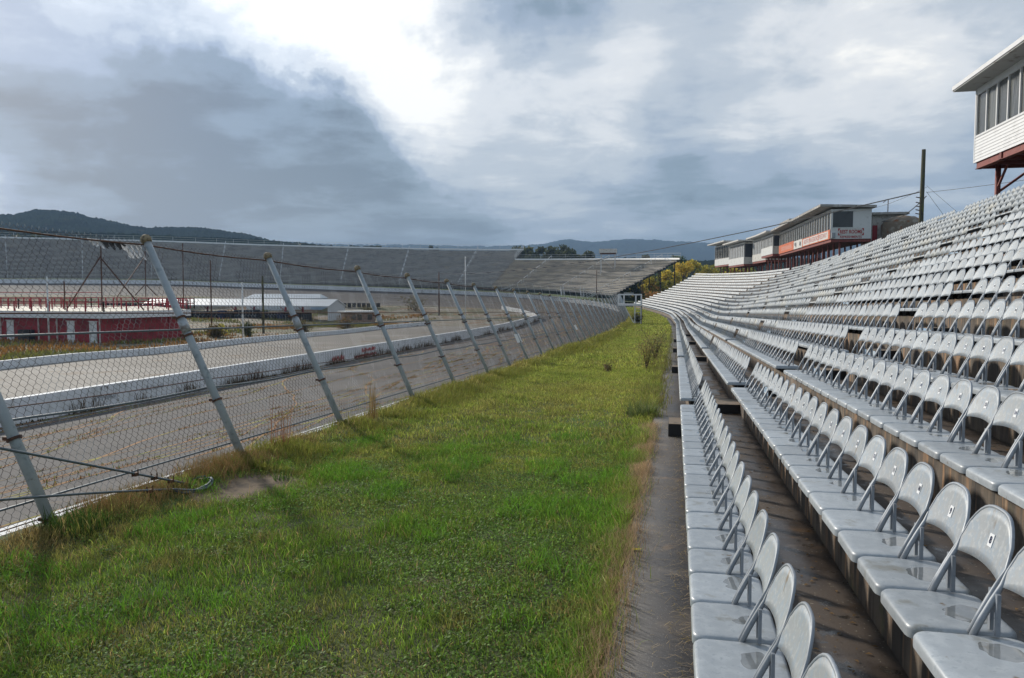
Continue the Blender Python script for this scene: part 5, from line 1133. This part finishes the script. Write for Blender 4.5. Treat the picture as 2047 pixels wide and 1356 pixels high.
# banners along the front
def ban(y0, y1, z0, z1_, mt, name): m = MB(); m.box((-.06, y0, z0), (-.004, y1, z1_)); return m.build(name, mt, uA)
b1 = ban(.05, 13.4, -.02, .80, 'banner', 'speedway_banner')
m = MB(); m.box((-.066, .75, .06), (-.0605, 13.0, .72)); m.build('banner_field', 'signwhite', b1)
textmesh('NORTH WILKESBORO SPEEDWAY', .62, 'signred', 'lettering', b1, (-.069, 6.85, .39), (R(90), 0, R(-90)), .002, .0, sx=1.18)
m = MB()
for y in (.4, 5.3, 10.2): pass
for y in (5.05, 9.45): m.box((-.0705, y - .1, .06), (-.0665, y + .1, .72))
m.build('banner_bars', 'banner', b1)
b2 = ban(13.5, 18.6, -.02, .85, 'signwhite', 'emblem_panel')
m = MB(); 
for y0, z0, w2, h2 in ((14.2, .15, .9, .55), (16.9, .1, .5, .6), (17.5, .3, .6, .45)): m.add([(-.064, y0, z0), (-.064, y0 + w2, z0 + .1), (-.064, y0 + w2 * .8, z0 + h2), (-.064, y0 + w2 * .3, z0 + h2 * .7), (-.064, y0 - .1, z0 + h2)], [(0, 1, 2, 3, 4)])
m.build('dark_emblem', 'inkblack', b2)
b3 = ban(18.7, LA - .1, -.05, .95, 'banner', 'orange_banner')
m = MB()
for k in range(14):
    y = 20.0 + k * .55; m.add([(-.064, y, .2), (-.064, y + .12, .2), (-.064, y + .42, .68), (-.064, y + .30, .68)], [(0, 1, 2, 3)])
m.build('script_strokes', 'signwhite', b3)
ub, _, _ = unit('press_box', 'taller narrow press box rising behind the orange banner end', 99.5, 105.5, 14.6, 4.6, 8.1, 3.0, 4, 'shutter', 'oldwhite', 'roofgrey', 1.0, .9, .1)
unit('press_box', 'press box with bright white panel just left of the banner', 103.4, 111.6, 12.5, 4.45, 7.0, 3.0, 8, 'shutter', 'white', 'oldwhite', .98, .9, .1)
unit('press_box', 'third press box from the far end with tall grey windows', 112.6, 121.8, 13.3, 4.05, 7.3, 3.2, 8, 'shutter', 'oldwhite', 'oldwhite', .98, .9, .1)
unit('press_box', 'second press box from the far end with white front panel', 123, 134.2, 12.3, 3.82, 7.15, 3.2, 9, 'shutter', 'white', 'oldwhite', 1.05, 1.0, .1)
unit('press_box', 'farthest press box with broken open windows', 135.6, 147.5, 12.9, 4.25, 7.8, 3.2, 9, 'glass', 'white', 'oldwhite', 1.1, 1.3, .15)
# service hut behind, tank, utility pole
hut = empty('service_hut', 'peeling white hut with red door and air conditioner behind the press box', 'hut', (16.9, 74.5, 2.5))
m = MB(); m.box((0, 0, 0), (2.2, 4, 4.0)); m.build('wall', 'oldwhite', hut); m = MB(); m.box((-.3, -.6, 4.003), (2.9, 4.4, 4.2)); m.build('roof', 'roofgrey', hut)
m = MB(); m.box((.05, -.05, .8), (.45, -.003, 3.1)); m.build('door', 'redrail', hut); m = MB(); m.box((1.0, -.4, 3.05), (1.8, -.003, 3.55)); m.build('air_conditioner', 'soffit', hut)
m = MB(); m.tube([(1.4, .5, 4.2), (1.4, .5, 5.4), (1.0, .5, 5.15)], .04, 5); m.build('roof_pipe', 'rust', hut)
tk = MB(); tk.tube([(0, 0, 0), (0, 0, 3.0), (0, 0, 3.35), (0, 0, 3.7), (0, 0, 3.85)], [1.75, 1.75, 1.55, .95, .15], 24)
o = tk.build('water_tank', 'tank', loc=(19.2, 73.5, 2.5), smooth=True); tag(o, 'rust-streaked domed tank behind the top row of seats', 'tank')
up_ = empty('utility_pole', 'tall weathered wooden utility pole behind the top row of seats', 'utility pole', (16.35, 58.3, -1))
ht = 10.45
m = MB(); m.tube([(0, 0, 0), (.0, 0, 5), (.03, 0, ht)], [.17, .16, .13], 10); m.build('shaft', 'greenpole', up_, True)
for z in (6.1, 6.35, 6.6, 6.85, 7.2): m = MB(); m.tube([(-.12, 0, z), (-.38, -.05, z + .05)], .035, 5); m.build('insulator', 'rust', up_)
ub_ = np.array([16.6, 58.3, -1])
def cablerun(pts, sag, r, label, cat='wire', mt='blackthing'):
    m = MB(); l0 = np.array(pts[0], float)
    for a, b in zip(pts[:-1], pts[1:]):
        a, b = np.array(a, float) - l0, np.array(b, float) - l0; P = [a + (b - a) * t + (0, 0, -sag * 4 * t * (1 - t)) for t in np.linspace(0, 1, 14)]; m.tube(P, r, 4, caps=False)
    tag(m.build('overhead_wire', mt, loc=tuple(l0)), label, cat)
cablerun([(16.25, 58.3, 6.6), (-44.4, 144, 2.9)], 1.6, .045, 'long black cable from the utility pole sagging across to the infield pole')
cablerun([(16.6, 58.2, 6.55), (21, 36.5, 5.6)], .15, .018, 'thin wire running right from the utility pole behind the press box')
cablerun([(16.6, 58.2, 6.3), (17.6, 74, 5.9)], .5, .03, 'black service cable from the pole down to the hut')
cablerun([(16.6, 58.2, 6.9), (14.2, 76, 6.95)], .5, .012, 'thin wire from the pole to the press box roof')
cablerun([(16.6, 58.2, 6.6), (18.6, 56.0, 2.6)], 0, .012, 'guy wire slanting down right of the utility pole')
cablerun([(16.6, 58.2, 7.0), (19.8, 54.5, 2.6)], 0, .010, 'outer guy wire slanting down right of the utility pole')

# ---------------------------------------------------------------- trees
def tree(x, y, z, h, w, colA, colB, label, group='trees beyond the far end of the stand', n=2600, leaf=.30, seed=1, low=.25):
    r_ = np.random.default_rng(seed); e = empty('tree', label, 'tree', (x, y, z), 0, group); m = MB(); m.tube([(0, 0, -1), (.05, 0, h * .4), (.1, .1, h * .8)], [h * .022, h * .016, h * .005], 7)
    nl = 26; ce = []
    for k in range(nl):
        t = low + (1 - low) * r_.random(); a = r_.uniform(0, 6.28); prof_ = math.sin(min(1, (t - low) / (1 - low) * .82 + .16) * math.pi) ** .7; rr_ = w / 2 * prof_ * r_.uniform(.45, 1.0); q = (math.cos(a) * rr_, math.sin(a) * rr_, h * t)
        m.tube([(0.03, 0, h * max(.15, t - .25)), (q[0] * .5, q[1] * .5, h * (t - .08)), q], [h * .008, h * .005, h * .002], 4, caps=False); ce.append(q)
    m.build('trunk', 'bark', e); ce = np.array(ce); k = r_.integers(0, nl, n); cr_ = w * r_.uniform(.09, .17, nl)
    dvec = r_.normal(0, 1, (n, 3)); dvec /= np.linalg.norm(dvec, axis=1)[:, None]; P = ce[k] + dvec * (cr_[k] * r_.random(n) ** .4)[:, None] * c_([1, 1, .8]); A = r_.normal(0, leaf, (n, 3)) * .6; B = r_.normal(0, leaf, (n, 3)) * .6
    cm = r_.random((nl, 1))[k] * .7 + r_.random((n, 1)) * .3; C = (c_(colA) * cm + c_(colB) * (1 - cm)) * r_.uniform(.55, 1.4, (n, 1))
    V = np.stack([P - A, P - B, P + A, P + B], 1).reshape(-1, 3); mesh_np('crown', V, np.arange(n)[:, None] * 4 + c_([[0, 1, 2, 3]]), 'leafy', parent=e, col=np.repeat(C, 4, 0))
Yl, Yd, Gn, Or = (.70, .52, .07), (.40, .37, .06), (.10, .14, .045), (.55, .24, .06)
def by_px(px, ytop, D, zbase):      # a tree of real size that stands D metres away in that direction
    t = math.atan((px - 1023.5) / 1561) - yaw; return D * math.tan(t), D, zbase, (578 - ytop) / 1561 * D * math.cos(yaw) * 1.0 - zbase
TR = [(1290, 548, 205, Yl, Yd, 8, 'round yellow-green tree against the open end of the lower stand'), (1316, 527, 225, Gn, Yd, 9, 'tall dark green tree rising right behind the stand end'), (1352, 516, 235, Gn, Gn, 10, 'tallest dark green tree before the hill'), (1340, 545, 205, Yl, Yd, 8, 'yellow tree below the tallest dark tree'),
      (1364, 524, 215, Yl, Yl, 9, 'bright yellow tree near the middle of the row'), (1384, 525, 228, Yl, Yd, 9, 'yellow tree right of the brightest one'), (1398, 534, 238, Yd, Gn, 9, 'olive tree with thin top in the row'), (1415, 538, 222, Yl, Yd, 9, 'yellow-green tree below the farthest press box'), (1440, 530, 240, Gn, Yd, 10, 'green tree partly hidden by the farthest press box'),
      (1462, 541, 225, Yl, Yd, 9, 'yellow tree seen between the press box legs'), (1495, 540, 230, Yd, Gn, 10, 'olive tree behind the press box legs'), (1325, 560, 190, Yd, Gn, 7, 'low olive tree at the foot of the row'), (1306, 572, 182, Or, Yd, 5, 'small orange-brown tree beside the stand end'), (1268, 570, 190, Gn, Gn, 8, 'dark tree under the open end of the lower stand')]
for k, (px, yt, D, ca, cb, w_, lab) in enumerate(TR):
    x, y, z, h = by_px(px, yt, D, -7.0); tree(x, y, z, h, w_ * 1.15, ca, cb, lab, seed=20 + k, n=3000, leaf=.26, low=.12)
shrub('bush', -4.6, 168, 3.0, 4.5, 1200, c_(Or), c_((.20, .14, .05)), 'rusty orange bush at the grass end beyond the platform', 'bush', z=-3.6, leaf=.14, stems=14)
for k, (px, yt, D, w_) in enumerate([(1033, 502, 330, 20), (1052, 499, 352, 22), (1070, 501, 345, 21), (1088, 497, 360, 22), (1104, 500, 350, 22), (1122, 496, 365, 24), (1140, 502, 350, 20), (1158, 506, 352, 20), (1176, 509, 350, 18), (1290, 513, 330, 14)]):
    x, y, z, h = by_px(px, yt, D, -9); tree(x, y, z, h, w_, (.10, .10, .035), (.05, .07, .028), f'dark woodland tree above the lower far stand rail, {NUMW[k]} from the gap', 'trees behind the lower far stand', seed=60 + k, n=3000, leaf=.6, low=.05)
for k, (px, yt, D, w_) in enumerate([(75, 452, 300, 16), (40, 458, 310, 14), (560, 486, 420, 15), (600, 484, 430, 15), (640, 484, 430, 16), (665, 486, 440, 14), (700, 482, 430, 14), (860, 488, 400, 7), (873, 488, 400, 7), (760, 489, 430, 9)]):
    x, y, z, h = by_px(px, yt, D, -9); tree(x, y, z, h, w_, (.07, .085, .03), (.045, .065, .028), f'treetop showing over the tall far stand, {NUMW[k]} of the ten', 'treetops over the tall far stand', seed=90 + k, n=2200, leaf=.7, low=.05)

# ---------------------------------------------------------------- hills
def hill(name, prof_px, D, label_depth, seed, amp):
    px = np.array([p[0] for p in prof_px], float); yy = np.array([p[1] for p in prof_px], float); xs_ = np.linspace(px[0], px[-1], 1100); yv = np.interp(xs_, px, yy)
    th = np.arctan((xs_ - 1023.5) / 1561) - yaw; zt = (578 - yv) / 1561 * D; zt = zt * np.cos(th + yaw) ** -1 * np.cos(th + yaw)
    Rn = np.linspace(0, 1, 70); G = np.zeros((len(xs_), len(Rn), 3))
    for j, r_ in enumerate(Rn):
        dist = D * (.62 + .38 * r_) / np.cos(th + yaw); G[:, j, 0] = dist * np.sin(th); G[:, j, 1] = dist * np.cos(th); G[:, j, 2] = -14 + (zt + 14) * (np.sin(r_ * math.pi / 2) ** 1.3)
    X_, Y_ = G[..., 0], G[..., 1]; bump = sum(vnoise(X_, Y_, s_, seed + i) * a_ for i, (s_, a_) in enumerate(((D * .05, .5), (D * .016, .35), (D * .0045, .45), (D * .002, .35)))) - 1.1
    G[..., 2] += bump * amp * np.clip(Rn * 3, 0, 1); back_ = G[:, -1:].copy(); back_[..., 2] = -14; back_[..., :2] *= 1.15; G = np.concatenate([G, back_], 1)
    grid_mesh(name, G, 'hill')['kind'] = 'structure'
hill('hill', [(-500, 452), (-250, 440), (-60, 436), (0, 433), (34, 433), (60, 427), (78, 423), (110, 422.5), (138, 425), (162, 429), (187, 437), (211, 440), (243, 446), (276, 454), (303, 458), (330, 457), (400, 458), (430, 462), (500, 471), (540, 480), (600, 492), (660, 505)], 1150, 0, 5, 8)
hill('hill', [(250, 474), (420, 480), (600, 487), (720, 490), (900, 494), (1010, 496), (1040, 493), (1080, 489), (1110, 483.5), (1140, 480), (1165, 484.5), (1180, 486), (1210, 484), (1250, 479.5), (1300, 482), (1340, 485), (1380, 487), (1430, 487), (1600, 480), (1800, 476), (2200, 470), (2500, 480)], 3600, 0, 15, 17)
hill('wooded_rise', [(-500, 468), (0, 462), (150, 464), (330, 470), (560, 484), (700, 492), (1000, 512), (1200, 516), (1500, 520), (2300, 520)], 620, 0, 25, 5)

# ---------------------------------------------------------------- haze
hz = MB(); hz.box((-4500, -40, -13), (3500, 4300, 275)); hzo = hz.build('haze', 'white'); hzo.data.materials.clear()
hm = bpy.data.materials.new('haze_air'); hm.use_nodes = True; hn = hm.node_tree; hn.nodes.clear(); pv = hn.nodes.new('ShaderNodeVolumePrincipled'); ho = hn.nodes.new('ShaderNodeOutputMaterial')
pv.inputs['Color'].default_value = (.48, .70, 1.0, 1); pv.inputs['Density'].default_value = .00021; pv.inputs['Anisotropy'].default_value = 0.0; hn.links.new(pv.outputs[0], ho.inputs['Volume'])
hzo.data.materials.append(hm); tag(hzo, 'thin blue haze over the distant hills', 'haze', kind='stuff')
